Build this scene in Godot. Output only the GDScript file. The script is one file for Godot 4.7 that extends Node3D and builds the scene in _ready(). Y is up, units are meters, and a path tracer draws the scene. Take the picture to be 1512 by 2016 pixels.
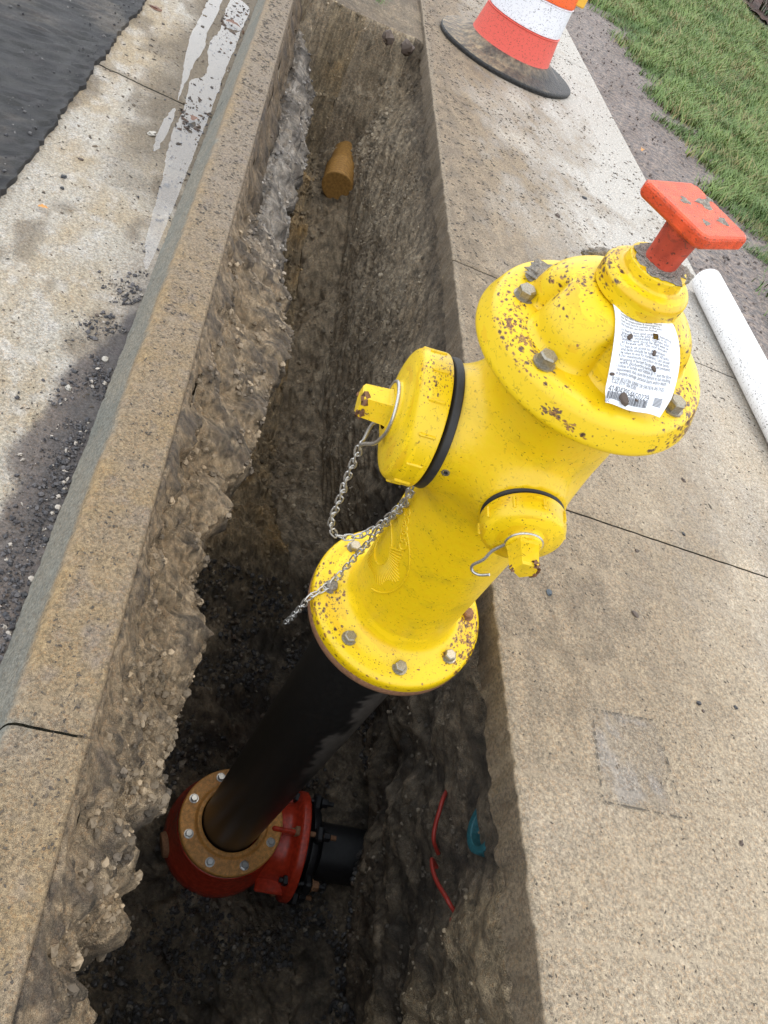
extends Node3D
# A leaning yellow fire hydrant set in an open trench between a kerb and a muddy sidewalk, overcast daylight.

# ------------------------------------------------------------------ mesh builder
class MB:
	var v := PackedVector3Array()
	var n := PackedVector3Array()
	var uv := PackedVector2Array()
	var c := PackedColorArray()
	var ix := PackedInt32Array()
	var col := Color(1, 1, 1)

	func vert(p: Vector3, nn: Vector3, t := Vector2.ZERO) -> int:
		v.append(p)
		n.append(nn)
		uv.append(t)
		c.append(col)
		return v.size() - 1

	func quad(a: int, b: int, d: int, e: int) -> void:
		ix.append(a); ix.append(b); ix.append(d)
		ix.append(a); ix.append(d); ix.append(e)

	func face(a: Vector3, b: Vector3, d: Vector3, e: Vector3, out: Vector3) -> void:
		var nn = (b - a).cross(e - a)
		if nn.length() < 1e-12:
			nn = (d - b).cross(e - b)
		nn = nn.normalized()
		if nn.dot(out) < 0.0:
			nn = -nn
		var i = vert(a, nn)
		vert(b, nn)
		vert(d, nn)
		vert(e, nn)
		quad(i, i + 1, i + 2, i + 3)

	# turn a profile of (radius, height) round the y axis of xf
	func lathe(pr: Array, seg: int, xf := Transform3D(), flat := false, wob = null) -> void:
		var total := 0.0
		for i in pr.size() - 1:
			total += pr[i].distance_to(pr[i + 1])
		var run := 0.0
		var sn := []
		for i in pr.size() - 1:
			var d: Vector2 = pr[i + 1] - pr[i]
			sn.append(Vector2(d.y, -d.x).normalized())
		for i in pr.size() - 1:
			var a: Vector2 = pr[i]
			var b: Vector2 = pr[i + 1]
			var L = a.distance_to(b)
			if L < 1e-7:
				continue
			var na: Vector2 = sn[i]
			var nb: Vector2 = sn[i]
			if i > 0 and sn[i - 1].dot(sn[i]) > 0.78:
				na = (sn[i - 1] + sn[i]).normalized()
			if i < sn.size() - 1 and sn[i + 1].dot(sn[i]) > 0.78:
				nb = (sn[i + 1] + sn[i]).normalized()
			var v0 = run / total
			var v1 = (run + L) / total
			run += L
			if flat:
				for s in seg:
					var q0 = TAU * s / seg
					var q1 = TAU * (s + 1) / seg
					var qm = (q0 + q1) * 0.5
					var p := [Vector3(a.x * cos(q0), a.y, a.x * sin(q0)), Vector3(a.x * cos(q1), a.y, a.x * sin(q1)), Vector3(b.x * cos(q1), b.y, b.x * sin(q1)), Vector3(b.x * cos(q0), b.y, b.x * sin(q0))]
					var o := Vector3(sn[i].x * cos(qm), sn[i].y, sn[i].x * sin(qm))
					face(xf * p[0], xf * p[1], xf * p[2], xf * p[3], xf.basis * o)
				continue
			var base = v.size()
			for s in seg + 1:
				var q = TAU * s / seg
				var ka := 1.0
				var kb := 1.0
				if wob != null:
					ka = wob.call(q, a.y, a.x)
					kb = wob.call(q, b.y, b.x)
				vert(xf * Vector3(a.x * ka * cos(q), a.y, a.x * ka * sin(q)), (xf.basis * Vector3(na.x * cos(q), na.y, na.x * sin(q))).normalized(), Vector2(float(s) / seg, v0))
				vert(xf * Vector3(b.x * kb * cos(q), b.y, b.x * kb * sin(q)), (xf.basis * Vector3(nb.x * cos(q), nb.y, nb.x * sin(q))).normalized(), Vector2(float(s) / seg, v1))
			for s in seg:
				var k = base + s * 2
				quad(k, k + 2, k + 3, k + 1)

	func tube(path: Array, r: float, sides := 6, closed := false, r2 := -1.0) -> void:
		var m = path.size()
		var base = v.size()
		var up := Vector3(0.13, 0.97, 0.21)
		for i in m:
			var p: Vector3 = path[i]
			var a: Vector3 = path[(i - 1 + m) % m] if closed or i > 0 else p
			var b: Vector3 = path[(i + 1) % m] if closed or i < m - 1 else p
			var t = (b - a).normalized()
			var x = up.cross(t)
			if x.length() < 0.05:
				x = Vector3(1, 0, 0.3).cross(t)
			x = x.normalized()
			var y = t.cross(x).normalized()
			up = y
			var rr = r if r2 < 0 else lerpf(r, r2, float(i) / (m - 1))
			for s in sides:
				var q = TAU * s / sides
				var o = x * cos(q) + y * sin(q)
				vert(p + o * rr, o, Vector2(float(i) / m, float(s) / sides))
		var rows = m if closed else m - 1
		for i in rows:
			for s in sides:
				var k = base + i * sides
				var k2 = base + ((i + 1) % m) * sides
				var s2 = (s + 1) % sides
				quad(k + s, k + s2, k2 + s2, k2 + s)
		if not closed:
			for e in [0, m - 1]:
				var t: Vector3 = (path[0] - path[1] if e == 0 else path[m - 1] - path[m - 2]).normalized()
				var ci = vert(path[e], t)
				for s in sides:
					var a1 = vert(v[base + e * sides + s], t)
					var b1 = vert(v[base + e * sides + (s + 1) % sides], t)
					ix.append(ci); ix.append(a1); ix.append(b1)

	# a box with chamfered edges
	func box(size: Vector3, ch: float, xf := Transform3D()) -> void:
		var h = size * 0.5
		var q := Vector3(h.x - ch, h.y - ch, h.z - ch)
		for ax in 3:
			for s in [-1.0, 1.0]:
				var e := Vector3.ZERO
				e[ax] = s * h[ax]
				var u := Vector3.ZERO
				u[(ax + 1) % 3] = q[(ax + 1) % 3]
				var w := Vector3.ZERO
				w[(ax + 2) % 3] = q[(ax + 2) % 3]
				var o := Vector3.ZERO
				o[ax] = s
				face(xf * (e - u - w), xf * (e + u - w), xf * (e + u + w), xf * (e - u + w), xf.basis * o)
		for ax in 3:
			for s1 in [-1.0, 1.0]:
				for s2 in [-1.0, 1.0]:
					var b = (ax + 1) % 3
					var d = (ax + 2) % 3
					var p1 := Vector3.ZERO
					p1[b] = s1 * h[b]
					p1[d] = s2 * q[d]
					var p2 := Vector3.ZERO
					p2[b] = s1 * q[b]
					p2[d] = s2 * h[d]
					var l := Vector3.ZERO
					l[ax] = q[ax]
					var o := Vector3.ZERO
					o[b] = s1
					o[d] = s2
					face(xf * (p1 - l), xf * (p1 + l), xf * (p2 + l), xf * (p2 - l), xf.basis * o)
		for sx in [-1.0, 1.0]:
			for sy in [-1.0, 1.0]:
				for sz in [-1.0, 1.0]:
					var o := Vector3(sx, sy, sz)
					var a = xf * Vector3(sx * h.x, sy * q.y, sz * q.z)
					var b = xf * Vector3(sx * q.x, sy * h.y, sz * q.z)
					var d = xf * Vector3(sx * q.x, sy * q.y, sz * h.z)
					var nn: Vector3 = (xf.basis * o).normalized()
					var k = vert(a, nn)
					vert(b, nn)
					vert(d, nn)
					ix.append(k); ix.append(k + 1); ix.append(k + 2)

	func mesh() -> ArrayMesh:
		for t in range(0, ix.size(), 3):
			var a = v[ix[t]]
			var g = (v[ix[t + 1]] - a).cross(v[ix[t + 2]] - a)
			if g.dot(n[ix[t]] + n[ix[t + 1]] + n[ix[t + 2]]) > 0.0:
				var k = ix[t + 1]
				ix[t + 1] = ix[t + 2]
				ix[t + 2] = k
		var arr := []
		arr.resize(Mesh.ARRAY_MAX)
		arr[Mesh.ARRAY_VERTEX] = v
		arr[Mesh.ARRAY_NORMAL] = n
		arr[Mesh.ARRAY_TEX_UV] = uv
		arr[Mesh.ARRAY_COLOR] = c
		arr[Mesh.ARRAY_INDEX] = ix
		var m := ArrayMesh.new()
		m.add_surface_from_arrays(Mesh.PRIMITIVE_TRIANGLES, arr)
		return m


var rng := RandomNumberGenerator.new()
var M := {}
var T := {}
var used := {}
var n_lo := FastNoiseLite.new()
var n_mid := FastNoiseLite.new()
var n_hi := FastNoiseLite.new()
var n_str := FastNoiseLite.new()
var n_cel := FastNoiseLite.new()
var HX = Transform3D()

# ------------------------------------------------------------------ scene helpers
func numbered(called: String) -> String:
	if not used.has(called):
		used[called] = 0
		return called
	used[called] += 1
	return "%s_%03d" % [called, used[called]]

func tag(o: Node3D, label: String, category := "", group := "", kind := "") -> Node3D:
	if label: o.set_meta("label", label)
	if category: o.set_meta("category", category)
	if group: o.set_meta("group", group)
	if kind: o.set_meta("kind", kind)
	return o

func obj(called: String, m: Mesh, mat: Material, parent: Node = self, xf := Transform3D()) -> MeshInstance3D:
	var o := MeshInstance3D.new()
	o.mesh = m
	o.material_override = mat
	o.transform = xf
	if parent == self:
		o.name = numbered(called)
		add_child(o)
	else:
		o.name = called
		parent.add_child(o, true)
	return o

func thing(called: String, label: String, category: String, xf := Transform3D(), group := "") -> Node3D:
	var o := Node3D.new()
	o.name = numbered(called)
	add_child(o)
	o.transform = xf
	tag(o, label, category, group)
	return o

func struct(called: String, m: Mesh, mat: Material, label: String, category := "ground") -> MeshInstance3D:
	var o := obj(called, m, mat)
	tag(o, label, category, "", "structure")
	return o

# profile with rounded corners: each entry Vector3(radius, height, fillet)
func rp(pts: Array, steps := 4) -> Array:
	var out := []
	for i in pts.size():
		var p := Vector2(pts[i].x, pts[i].y)
		var f: float = pts[i].z
		if f <= 0.0 or i == 0 or i == pts.size() - 1:
			out.append(p)
			continue
		var a := Vector2(pts[i - 1].x, pts[i - 1].y)
		var b := Vector2(pts[i + 1].x, pts[i + 1].y)
		var da = (a - p).normalized() * minf(f, a.distance_to(p) * 0.49)
		var db = (b - p).normalized() * minf(f, b.distance_to(p) * 0.49)
		for s in steps + 1:
			var t = float(s) / steps
			out.append((p + da) * (1 - t) * (1 - t) + p * 2 * t * (1 - t) + (p + db) * t * t)
	return out

func axis_xf(origin: Vector3, dir: Vector3) -> Transform3D:
	var y = dir.normalized()
	var x = y.cross(Vector3(0.31, 0.2, 0.93))
	if absf(y.y) < 0.9:
		x = y.cross(Vector3.UP)
	x = x.normalized()
	return Transform3D(Basis(x, y, x.cross(y)), origin)

func table(t: Array, z: float) -> float:
	if z <= t[0].x: return t[0].y
	for i in t.size() - 1:
		if z <= t[i + 1].x:
			var k = smoothstep(0.0, 1.0, (z - t[i].x) / (t[i + 1].x - t[i].x))
			return lerpf(t[i].y, t[i + 1].y, k)
	return t[t.size() - 1].y

func sst(a: float, b: float, x: float) -> float:
	return smoothstep(a, b, x)

# a rectangular sheet of points with normals from its neighbours
func sheet(nu: int, nv: int, pf: Callable, cf: Callable, want: Vector3) -> ArrayMesh:
	var v := PackedVector3Array()
	var c := PackedColorArray()
	v.resize(nu * nv)
	c.resize(nu * nv)
	for j in nv:
		for i in nu:
			var p: Vector3 = pf.call(i, j)
			v[j * nu + i] = p
			c[j * nu + i] = cf.call(p, i, j)
	return sheet_from(nu, nv, v, c, want)

func sheet_from(nu: int, nv: int, v: PackedVector3Array, c: PackedColorArray, want: Vector3) -> ArrayMesh:
	var n := PackedVector3Array()
	n.resize(nu * nv)
	var ix := PackedInt32Array()
	ix.resize((nu - 1) * (nv - 1) * 6)
	var mid = (nv / 2) * nu + nu / 2
	var dm = (v[mid + 1] - v[mid - 1]).cross(v[mid + nu] - v[mid - nu])
	var sg = 1.0 if dm.dot(want) > 0 else -1.0
	var k := 0
	for j in nv:
		var j0 = maxi(j - 1, 0) * nu
		var j1 = mini(j + 1, nv - 1) * nu
		for i in nu:
			var du = v[j * nu + mini(i + 1, nu - 1)] - v[j * nu + maxi(i - 1, 0)]
			var dv = v[j1 + i] - v[j0 + i]
			n[j * nu + i] = du.cross(dv).normalized() * sg
			if i < nu - 1 and j < nv - 1:
				var a = j * nu + i
				if sg < 0:
					ix[k] = a; ix[k + 1] = a + 1; ix[k + 2] = a + nu + 1
					ix[k + 3] = a; ix[k + 4] = a + nu + 1; ix[k + 5] = a + nu
				else:
					ix[k] = a; ix[k + 1] = a + nu + 1; ix[k + 2] = a + 1
					ix[k + 3] = a; ix[k + 4] = a + nu; ix[k + 5] = a + nu + 1
				k += 6
	var arr := []
	arr.resize(Mesh.ARRAY_MAX)
	arr[Mesh.ARRAY_VERTEX] = v
	arr[Mesh.ARRAY_NORMAL] = n
	arr[Mesh.ARRAY_COLOR] = c
	arr[Mesh.ARRAY_INDEX] = ix
	var m := ArrayMesh.new()
	m.add_surface_from_arrays(Mesh.PRIMITIVE_TRIANGLES, arr)
	return m

# an uneven stone
func rock(seed_: int, flatness := 0.7, ang := 0.35, rings := 5, segs := 8) -> ArrayMesh:
	var b := MB.new()
	var nz := FastNoiseLite.new()
	nz.seed = seed_
	nz.frequency = 0.9
	var pts := []
	for i in rings + 1:
		var th = PI * i / rings
		for s in segs:
			var ph = TAU * s / segs + 0.35 * (i % 2)
			var d := Vector3(sin(th) * cos(ph), cos(th), sin(th) * sin(ph))
			var r = 1.0 + ang * nz.get_noise_3dv(d * 1.7) * 1.6
			pts.append(Vector3(d.x * r, d.y * r * flatness, d.z * r))
	for i in rings:
		for s in segs:
			var a: Vector3 = pts[i * segs + s]
			var d: Vector3 = pts[i * segs + (s + 1) % segs]
			var e: Vector3 = pts[(i + 1) * segs + (s + 1) % segs]
			var f: Vector3 = pts[(i + 1) * segs + s]
			b.face(a, d, e, f, a + d + e + f)
	return b.mesh()

func scatter(called: String, mesh: Mesh, mat: Material, xfs: Array, cols: Array, label: String, category: String) -> MultiMeshInstance3D:
	var mm := MultiMesh.new()
	mm.transform_format = MultiMesh.TRANSFORM_3D
	mm.use_colors = true
	mm.mesh = mesh
	mm.instance_count = xfs.size()
	for i in xfs.size():
		mm.set_instance_transform(i, xfs[i])
		mm.set_instance_color(i, cols[i])
	var o := MultiMeshInstance3D.new()
	o.multimesh = mm
	o.material_override = mat
	o.name = numbered(called)
	add_child(o)
	tag(o, label, category, "", "stuff")
	return o

# ------------------------------------------------------------------ textures
func nz_img(seed_: int, freq: float, size: int, type := FastNoiseLite.TYPE_SIMPLEX_SMOOTH, oct := 3) -> Image:
	var f := FastNoiseLite.new()
	f.seed = seed_
	f.noise_type = type
	f.frequency = freq
	f.fractal_octaves = oct
	if oct <= 1: f.fractal_type = FastNoiseLite.FRACTAL_NONE
	if type == FastNoiseLite.TYPE_CELLULAR:
		f.cellular_return_type = FastNoiseLite.RETURN_CELL_VALUE
	var im = f.get_seamless_image(size, size)
	im.convert(Image.FORMAT_L8)
	return im

func tex(im: Image) -> ImageTexture:
	return ImageTexture.create_from_image(im)

func make_textures() -> void:
	var S := 1024
	# concrete grain: sand, pits and pale grains (a neutral multiplier)
	var a = nz_img(11, 0.012, S).get_data()
	var b = nz_img(12, 0.13, S, FastNoiseLite.TYPE_SIMPLEX_SMOOTH, 2).get_data()
	var d = nz_img(13, 0.065, S, FastNoiseLite.TYPE_SIMPLEX_SMOOTH, 2).get_data()
	var md = nz_img(19, 0.028, S, FastNoiseLite.TYPE_SIMPLEX_SMOOTH, 3).get_data()
	var e = nz_img(14, 0.085, S, FastNoiseLite.TYPE_CELLULAR, 1).get_data()
	var out := PackedByteArray()
	out.resize(S * S * 3)
	var soil := PackedByteArray()
	soil.resize(S * S * 3)
	for i in S * S:
		var fa = a[i] / 255.0
		var fb = b[i] / 255.0
		var fd = d[i] / 255.0
		var ce = e[i]
		var fm = md[i] / 255.0
		var val = 0.80 + (fa - 0.5) * 0.16 + (fb - 0.5) * 0.46 + (fm - 0.5) * 0.30
		var wr := 1.0
		var wb := 1.0
		if ce > 205:
			wb = 0.92
		elif ce > 170:
			val += 0.06
		elif ce < 42:
			val *= 0.90
		if fd < 0.17: val *= 0.40 + 3.2 * fd
		val = clampf(val, 0.05, 1.0)
		out[i * 3] = int(255 * clampf(val * wr, 0, 1))
		out[i * 3 + 1] = int(255 * clampf(val * (0.5 + 0.5 * wb) * 0.99, 0, 1))
		out[i * 3 + 2] = int(255 * clampf(val * wb * 0.97, 0, 1))
		var sv = 0.84 + (fa - 0.5) * 0.34 + (fb - 0.5) * 0.12 + (fm - 0.5) * 0.30
		sv = clampf(sv, 0.18, 1.0)
		var warm = clampf((fa - 0.4) * 0.10, -0.02, 0.05)
		soil[i * 3] = int(255 * clampf(sv * (1 + warm), 0, 1))
		soil[i * 3 + 1] = int(255 * sv)
		soil[i * 3 + 2] = int(255 * clampf(sv * (1 - warm), 0, 1))
	T.grain = tex(Image.create_from_data(S, S, false, Image.FORMAT_RGB8, out))
	T.soil = tex(Image.create_from_data(S, S, false, Image.FORMAT_RGB8, soil))
	T.grain_h = tex(nz_img(15, 0.11, S, FastNoiseLite.TYPE_SIMPLEX_SMOOTH, 3))
	T.soil_h = tex(nz_img(16, 0.03, S, FastNoiseLite.TYPE_SIMPLEX_SMOOTH, 5))
	T.fine_h = tex(nz_img(17, 0.3, 512, FastNoiseLite.TYPE_SIMPLEX_SMOOTH, 2))
	# broad blotches, low contrast, for rubber, iron and plastic
	var g = nz_img(18, 0.02, 512, FastNoiseLite.TYPE_SIMPLEX_SMOOTH, 5).get_data()
	var bl := PackedByteArray()
	bl.resize(512 * 512 * 3)
	for i in 512 * 512:
		var q = int(205 + 50 * clampf(0.5 + (g[i] / 255.0 - 0.5) * 1.5, 0, 1))
		bl[i * 3] = q; bl[i * 3 + 1] = q; bl[i * 3 + 2] = q
	T.blotch = tex(Image.create_from_data(512, 512, false, Image.FORMAT_RGB8, bl))
	var gr = nz_img(24, 0.012, 512, FastNoiseLite.TYPE_SIMPLEX_SMOOTH, 5).get_data()
	var g2 = nz_img(25, 0.05, 512, FastNoiseLite.TYPE_SIMPLEX_SMOOTH, 4).get_data()
	var gy = PackedByteArray()
	gy.resize(512 * 512 * 3)
	var mk = PackedByteArray()
	mk.resize(512 * 512)
	for i in 512 * 512:
		var k = gr[i] / 255.0
		var dirt = clampf((k - 0.52) * 2.4, 0, 1) * (0.35 + 0.65 * g2[i] / 255.0)
		gy[i * 3] = int(255 * (1.0 - 0.12 * dirt))
		gy[i * 3 + 1] = int(255 * (1.0 - 0.10 * dirt - 0.04 * (g2[i] / 255.0)))
		gy[i * 3 + 2] = int(255 * (0.75 + 0.25 * dirt))
		mk[i] = int(255 * clampf(0.75 + (k * 0.6 + 0.4 * g2[i] / 255.0 - 0.47) * 5.0, 0.0, 1.0))
	T.grime = tex(Image.create_from_data(512, 512, false, Image.FORMAT_RGB8, gy))
	T.wear = tex(Image.create_from_data(512, 512, false, Image.FORMAT_L8, mk))
	T.chips = tex(chips(21, 1024, 560, 900, [Color(0.20, 0.13, 0.05), Color(0.13, 0.09, 0.05), Color(0.33, 0.22, 0.08)]))
	T.mudspots = tex(chips(22, 1024, 700, 2600, [Color(0.20, 0.17, 0.13), Color(0.30, 0.26, 0.20), Color(0.12, 0.10, 0.08)]))

# scratches and dots on a clear ground, wrapping at the edges
func chips(seed_: int, S: int, strokes: int, dots: int, cols: Array) -> Image:
	var im := Image.create(S, S, false, Image.FORMAT_RGBA8)
	im.fill(Color(cols[0].r, cols[0].g, cols[0].b, 0))
	var r := RandomNumberGenerator.new()
	r.seed = seed_
	for k in strokes:
		var x = r.randf() * S
		var y = r.randf() * S
		var an = r.randfn(0.9, 0.8)
		var ln = 5.0 + 26.0 * pow(r.randf(), 2.2)
		var w = 0.8 + 1.3 * r.randf()
		var c: Color = cols[r.randi() % cols.size()]
		c.a = 0.55 + 0.4 * r.randf()
		for s in int(ln):
			an += r.randfn(0, 0.05)
			x += cos(an)
			y += sin(an)
			var ww = w * sin(PI * (s + 0.5) / ln) + 0.4
			for oy in range(-int(ww), int(ww) + 1):
				for ox in range(-int(ww), int(ww) + 1):
					im.set_pixel(posmod(int(x) + ox, S), posmod(int(y) + oy, S), c)
	for k in dots:
		blob(im, r.randf() * S, r.randf() * S, 0.8 + 4.2 * pow(r.randf(), 3.5), cols[r.randi() % cols.size()], r, 0.9)
	return im

func blob(im: Image, x: float, y: float, rad: float, c: Color, r: RandomNumberGenerator, alpha := 1.0, sx := 1.0) -> void:
	var W = im.get_width()
	var Hh = im.get_height()
	var p1 = r.randf() * TAU
	var p2 = r.randf() * TAU
	var st = 0.6 + r.randf() * 0.5
	c.a = alpha
	var m = int(rad * 1.8 * maxf(sx, 1.0)) + 1
	for oy in range(-m, m + 1):
		var yy = int(y) + oy
		if yy < 0 or yy >= Hh: continue
		for ox in range(-m, m + 1):
			var fx = ox / sx
			var q = atan2(oy, fx)
			var lim = rad * (1.0 + 0.26 * sin(2 * q + p1) + 0.15 * sin(3 * q + p2) + 0.10 * sin(7 * q + p1 * 3.0))
			if sqrt(fx * fx * st + oy * oy / st) < lim:
				im.set_pixel(posmod(int(x) + ox, W), yy, c)

# yellow paint that wears through to rust where asked: zones are [u0, u1, v0, v1, count, size]
func rust_map(seed_: int, W: int, Hh: int, zones: Array, asp := 0.5, base := Color(0.885, 0.745, 0.06)) -> ImageTexture:
	var im := Image.create(W, Hh, false, Image.FORMAT_RGB8)
	im.fill(base)
	var r := RandomNumberGenerator.new()
	r.seed = seed_
	var rust := [Color(0.45, 0.29, 0.19), Color(0.53, 0.35, 0.20), Color(0.33, 0.21, 0.13), Color(0.60, 0.44, 0.22), Color(0.40, 0.30, 0.22)]
	for k in 60:
		blob(im, r.randf() * W, r.randf() * Hh, 6 + 20 * r.randf(), base.lerp(Color(0.86, 0.66, 0.04) if k % 2 else Color(0.97, 0.82, 0.10), 0.5), r, 1.0, 2.0)
	for z in zones:
		for k in z[4]:
			var t = pow(r.randf(), 3.0)
			var u = lerpf(z[0], z[1], clampf(0.5 + r.randfn(0, 0.24), 0, 1))
			var vv = lerpf(z[2], z[3], r.randf())
			var sz: float = z[5] * (0.15 + t)
			var c: Color = rust[r.randi() % rust.size()]
			if sz > 7.0:
				for m in 9:
					var ou = r.randfn(0, sz * 0.55)
					var ov = r.randfn(0, sz * 0.55)
					blob(im, u * W + ou * asp * 1.6, vv * Hh + ov, sz * r.randf_range(0.2, 0.5), c if m % 3 else rust[r.randi() % 5], r, 1.0, asp * 1.2)
				continue
			blob(im, u * W, vv * Hh, sz + 1.2, base.lerp(c, 0.45), r, 1.0, asp * 1.2)
			blob(im, u * W, vv * Hh, sz, c, r, 1.0, asp * 1.2)
			if sz > 3: blob(im, u * W + r.randfn(0, sz * 0.3), vv * Hh, sz * 0.45, c.darkened(0.35), r, 1.0, asp * 1.2)
	return tex(im)

# ------------------------------------------------------------------ materials
func mat(called: String, col: Color, rough := 0.7, metal := 0.0) -> StandardMaterial3D:
	var m := StandardMaterial3D.new()
	m.resource_name = called
	m.albedo_color = col.linear_to_srgb()
	m.roughness = rough
	m.metallic = metal
	M[called] = m
	return m

func tri(m: StandardMaterial3D, t: Texture2D, per_m: float, h: Texture2D = null, hs := 0.0, world := true) -> StandardMaterial3D:
	m.albedo_texture = t
	m.uv1_triplanar = true
	m.uv1_world_triplanar = world
	m.uv1_scale = Vector3.ONE * per_m
	m.uv1_triplanar_sharpness = 4.0
	if h:
		m.heightmap_enabled = true
		m.heightmap_texture = h
		m.heightmap_scale = hs
	return m

func detail(m: StandardMaterial3D, t: Texture2D, per_m: float) -> StandardMaterial3D:
	m.detail_enabled = true
	m.detail_albedo = t
	m.detail_blend_mode = BaseMaterial3D.BLEND_MODE_MIX
	m.detail_uv_layer = BaseMaterial3D.DETAIL_UV_2
	m.uv2_triplanar = true
	m.uv2_scale = Vector3.ONE * per_m
	return m

func vc(m: StandardMaterial3D) -> StandardMaterial3D:
	m.vertex_color_use_as_albedo = true
	return m

func make_materials() -> void:
	vc(tri(mat("concrete", Color.WHITE, 0.72), T.grain, 3.9, T.grain_h, 0.16))
	vc(tri(mat("kerb", Color.WHITE, 0.8), T.grain, 4.3, T.grain_h, 0.28))
	vc(tri(mat("asphalt", Color.WHITE, 0.62), T.grain, 2.6, T.grain_h, 0.4))
	vc(tri(mat("soil", Color.WHITE, 0.74), T.grain, 2.5, T.grain_h, 0.5))
	vc(tri(mat("wet_soil", Color.WHITE, 0.42), T.grain, 2.2, T.grain_h, 0.55))
	vc(tri(mat("rubble", Color.WHITE, 0.78), T.grain, 3.6, T.grain_h, 0.45))
	vc(tri(mat("dry_soil", Color.WHITE, 0.9), T.soil, 1.7, T.soil_h, 1.2))
	vc(mat("grit", Color.WHITE, 0.5))
	vc(mat("mud_speck", Color.WHITE, 0.7))
	vc(mat("grass", Color.WHITE, 0.6))
	M.grass.backlight_enabled = true
	M.grass.backlight = Color(0.25, 0.3, 0.08)
	var Y := Color(0.77, 0.535, 0.012)
	detail(tri(mat("yellow_paint", Y, 0.36), T.grime, 2.6, T.soil_h, 0.03, false), T.chips, 4.2)
	M.yellow_paint.detail_mask = T.wear
	M.yellow_paint.metallic_specular = 0.5
	mat("rubber_black", Color(0.022, 0.021, 0.02), 0.55)
	tri(M.rubber_black, T.blotch, 6.0, T.fine_h, 0.06, false)
	mat("zinc", Color(0.66, 0.64, 0.60), 0.34, 0.8)
	tri(M.zinc, T.blotch, 30.0, null, 0.0, false)
	mat("steel_bolt", Color(0.42, 0.38, 0.30), 0.42, 0.7)
	tri(M.steel_bolt, T.blotch, 25.0, null, 0.0, false)
	vc(tri(mat("dusty_pipe", Color.WHITE, 0.30), T.blotch, 5.0, T.fine_h, 0.06, false))
	mat("bright_bolt", Color(0.72, 0.72, 0.70), 0.32, 0.75)
	tri(M.bright_bolt, T.blotch, 25.0, null, 0.0, false)
	mat("rust_brown", Color(0.32, 0.155, 0.075), 0.8)
	tri(M.rust_brown, T.blotch, 9.0, T.fine_h, 0.08, false)
	detail(tri(mat("bronze_flange", Color(0.80, 0.38, 0.10), 0.5), T.blotch, 5.0, T.fine_h, 0.05, false), T.mudspots, 6.0)
	tri(mat("red_iron", Color(0.58, 0.050, 0.020), 0.24), T.blotch, 4.0, T.fine_h, 0.05, false)
	tri(mat("black_pipe", Color(0.016, 0.016, 0.017), 0.38), T.blotch, 5.0, T.fine_h, 0.08, false)
	tri(mat("black_iron", Color(0.014, 0.014, 0.015), 0.35), T.blotch, 8.0, T.fine_h, 0.05, false)
	detail(tri(mat("red_plastic", Color(0.88, 0.105, 0.03), 0.42), T.blotch, 4.0, T.fine_h, 0.06, false), T.mudspots, 4.5)
	detail(tri(mat("dull_red_plastic", Color(0.58, 0.075, 0.035), 0.55), T.blotch, 4.0, T.fine_h, 0.06, false), T.mudspots, 2.6)
	tri(mat("mud_grey", Color(0.46, 0.42, 0.37), 0.85), T.grain, 5.0, T.grain_h, 0.2)
	detail(mat("pvc_white", Color(0.80, 0.80, 0.80), 0.4), T.mudspots, 1.9)
	mat("ochre", Color(0.40, 0.205, 0.045), 0.65)
	tri(M.ochre, T.blotch, 5.0, T.fine_h, 0.1)
	mat("teal", Color(0.015, 0.11, 0.135), 0.5)
	detail(tri(M.teal, T.blotch, 9.0, T.fine_h, 0.06, false), T.mudspots, 8.0)
	detail(mat("wire_red", Color(0.26, 0.02, 0.012), 0.55), T.mudspots, 5.0)
	mat("paper", Color(0.80, 0.82, 0.86), 0.55)
	mat("print_ink", Color(0.03, 0.03, 0.04), 0.7)
	detail(mat("drum_orange", Color(0.90, 0.13, 0.02), 0.45), T.mudspots, 2.2)
	detail(mat("drum_faded", Color(0.70, 0.10, 0.07), 0.5), T.mudspots, 2.0)
	detail(mat("drum_white", Color(0.80, 0.80, 0.84), 0.35), T.mudspots, 2.0)
	vc(tri(mat("drum_base", Color.WHITE, 0.6), T.soil, 2.0, T.soil_h, 0.4))
	mat("amber", Color(0.80, 0.45, 0.05), 0.4)
	var w = mat("puddle_water", Color(0.50, 0.46, 0.43), 0.03)
	w.transparency = BaseMaterial3D.TRANSPARENCY_ALPHA
	w.albedo_color.a = 0.16
	w.metallic_specular = 0.5
	mat("leaf_orange", Color(0.55, 0.24, 0.05), 0.6)
	mat("leaf_brown", Color(0.16, 0.075, 0.045), 0.6)
	mat("stone_dark", Color(0.028, 0.029, 0.032), 0.5)
	mat("stone_blue", Color(0.06, 0.075, 0.09), 0.55)
	mat("stone_brown", Color(0.09, 0.065, 0.05), 0.7)
	mat("stone_pale", Color(0.42, 0.39, 0.34), 0.7)
	mat("root_straw", Color(0.20, 0.14, 0.08), 0.8)

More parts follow.
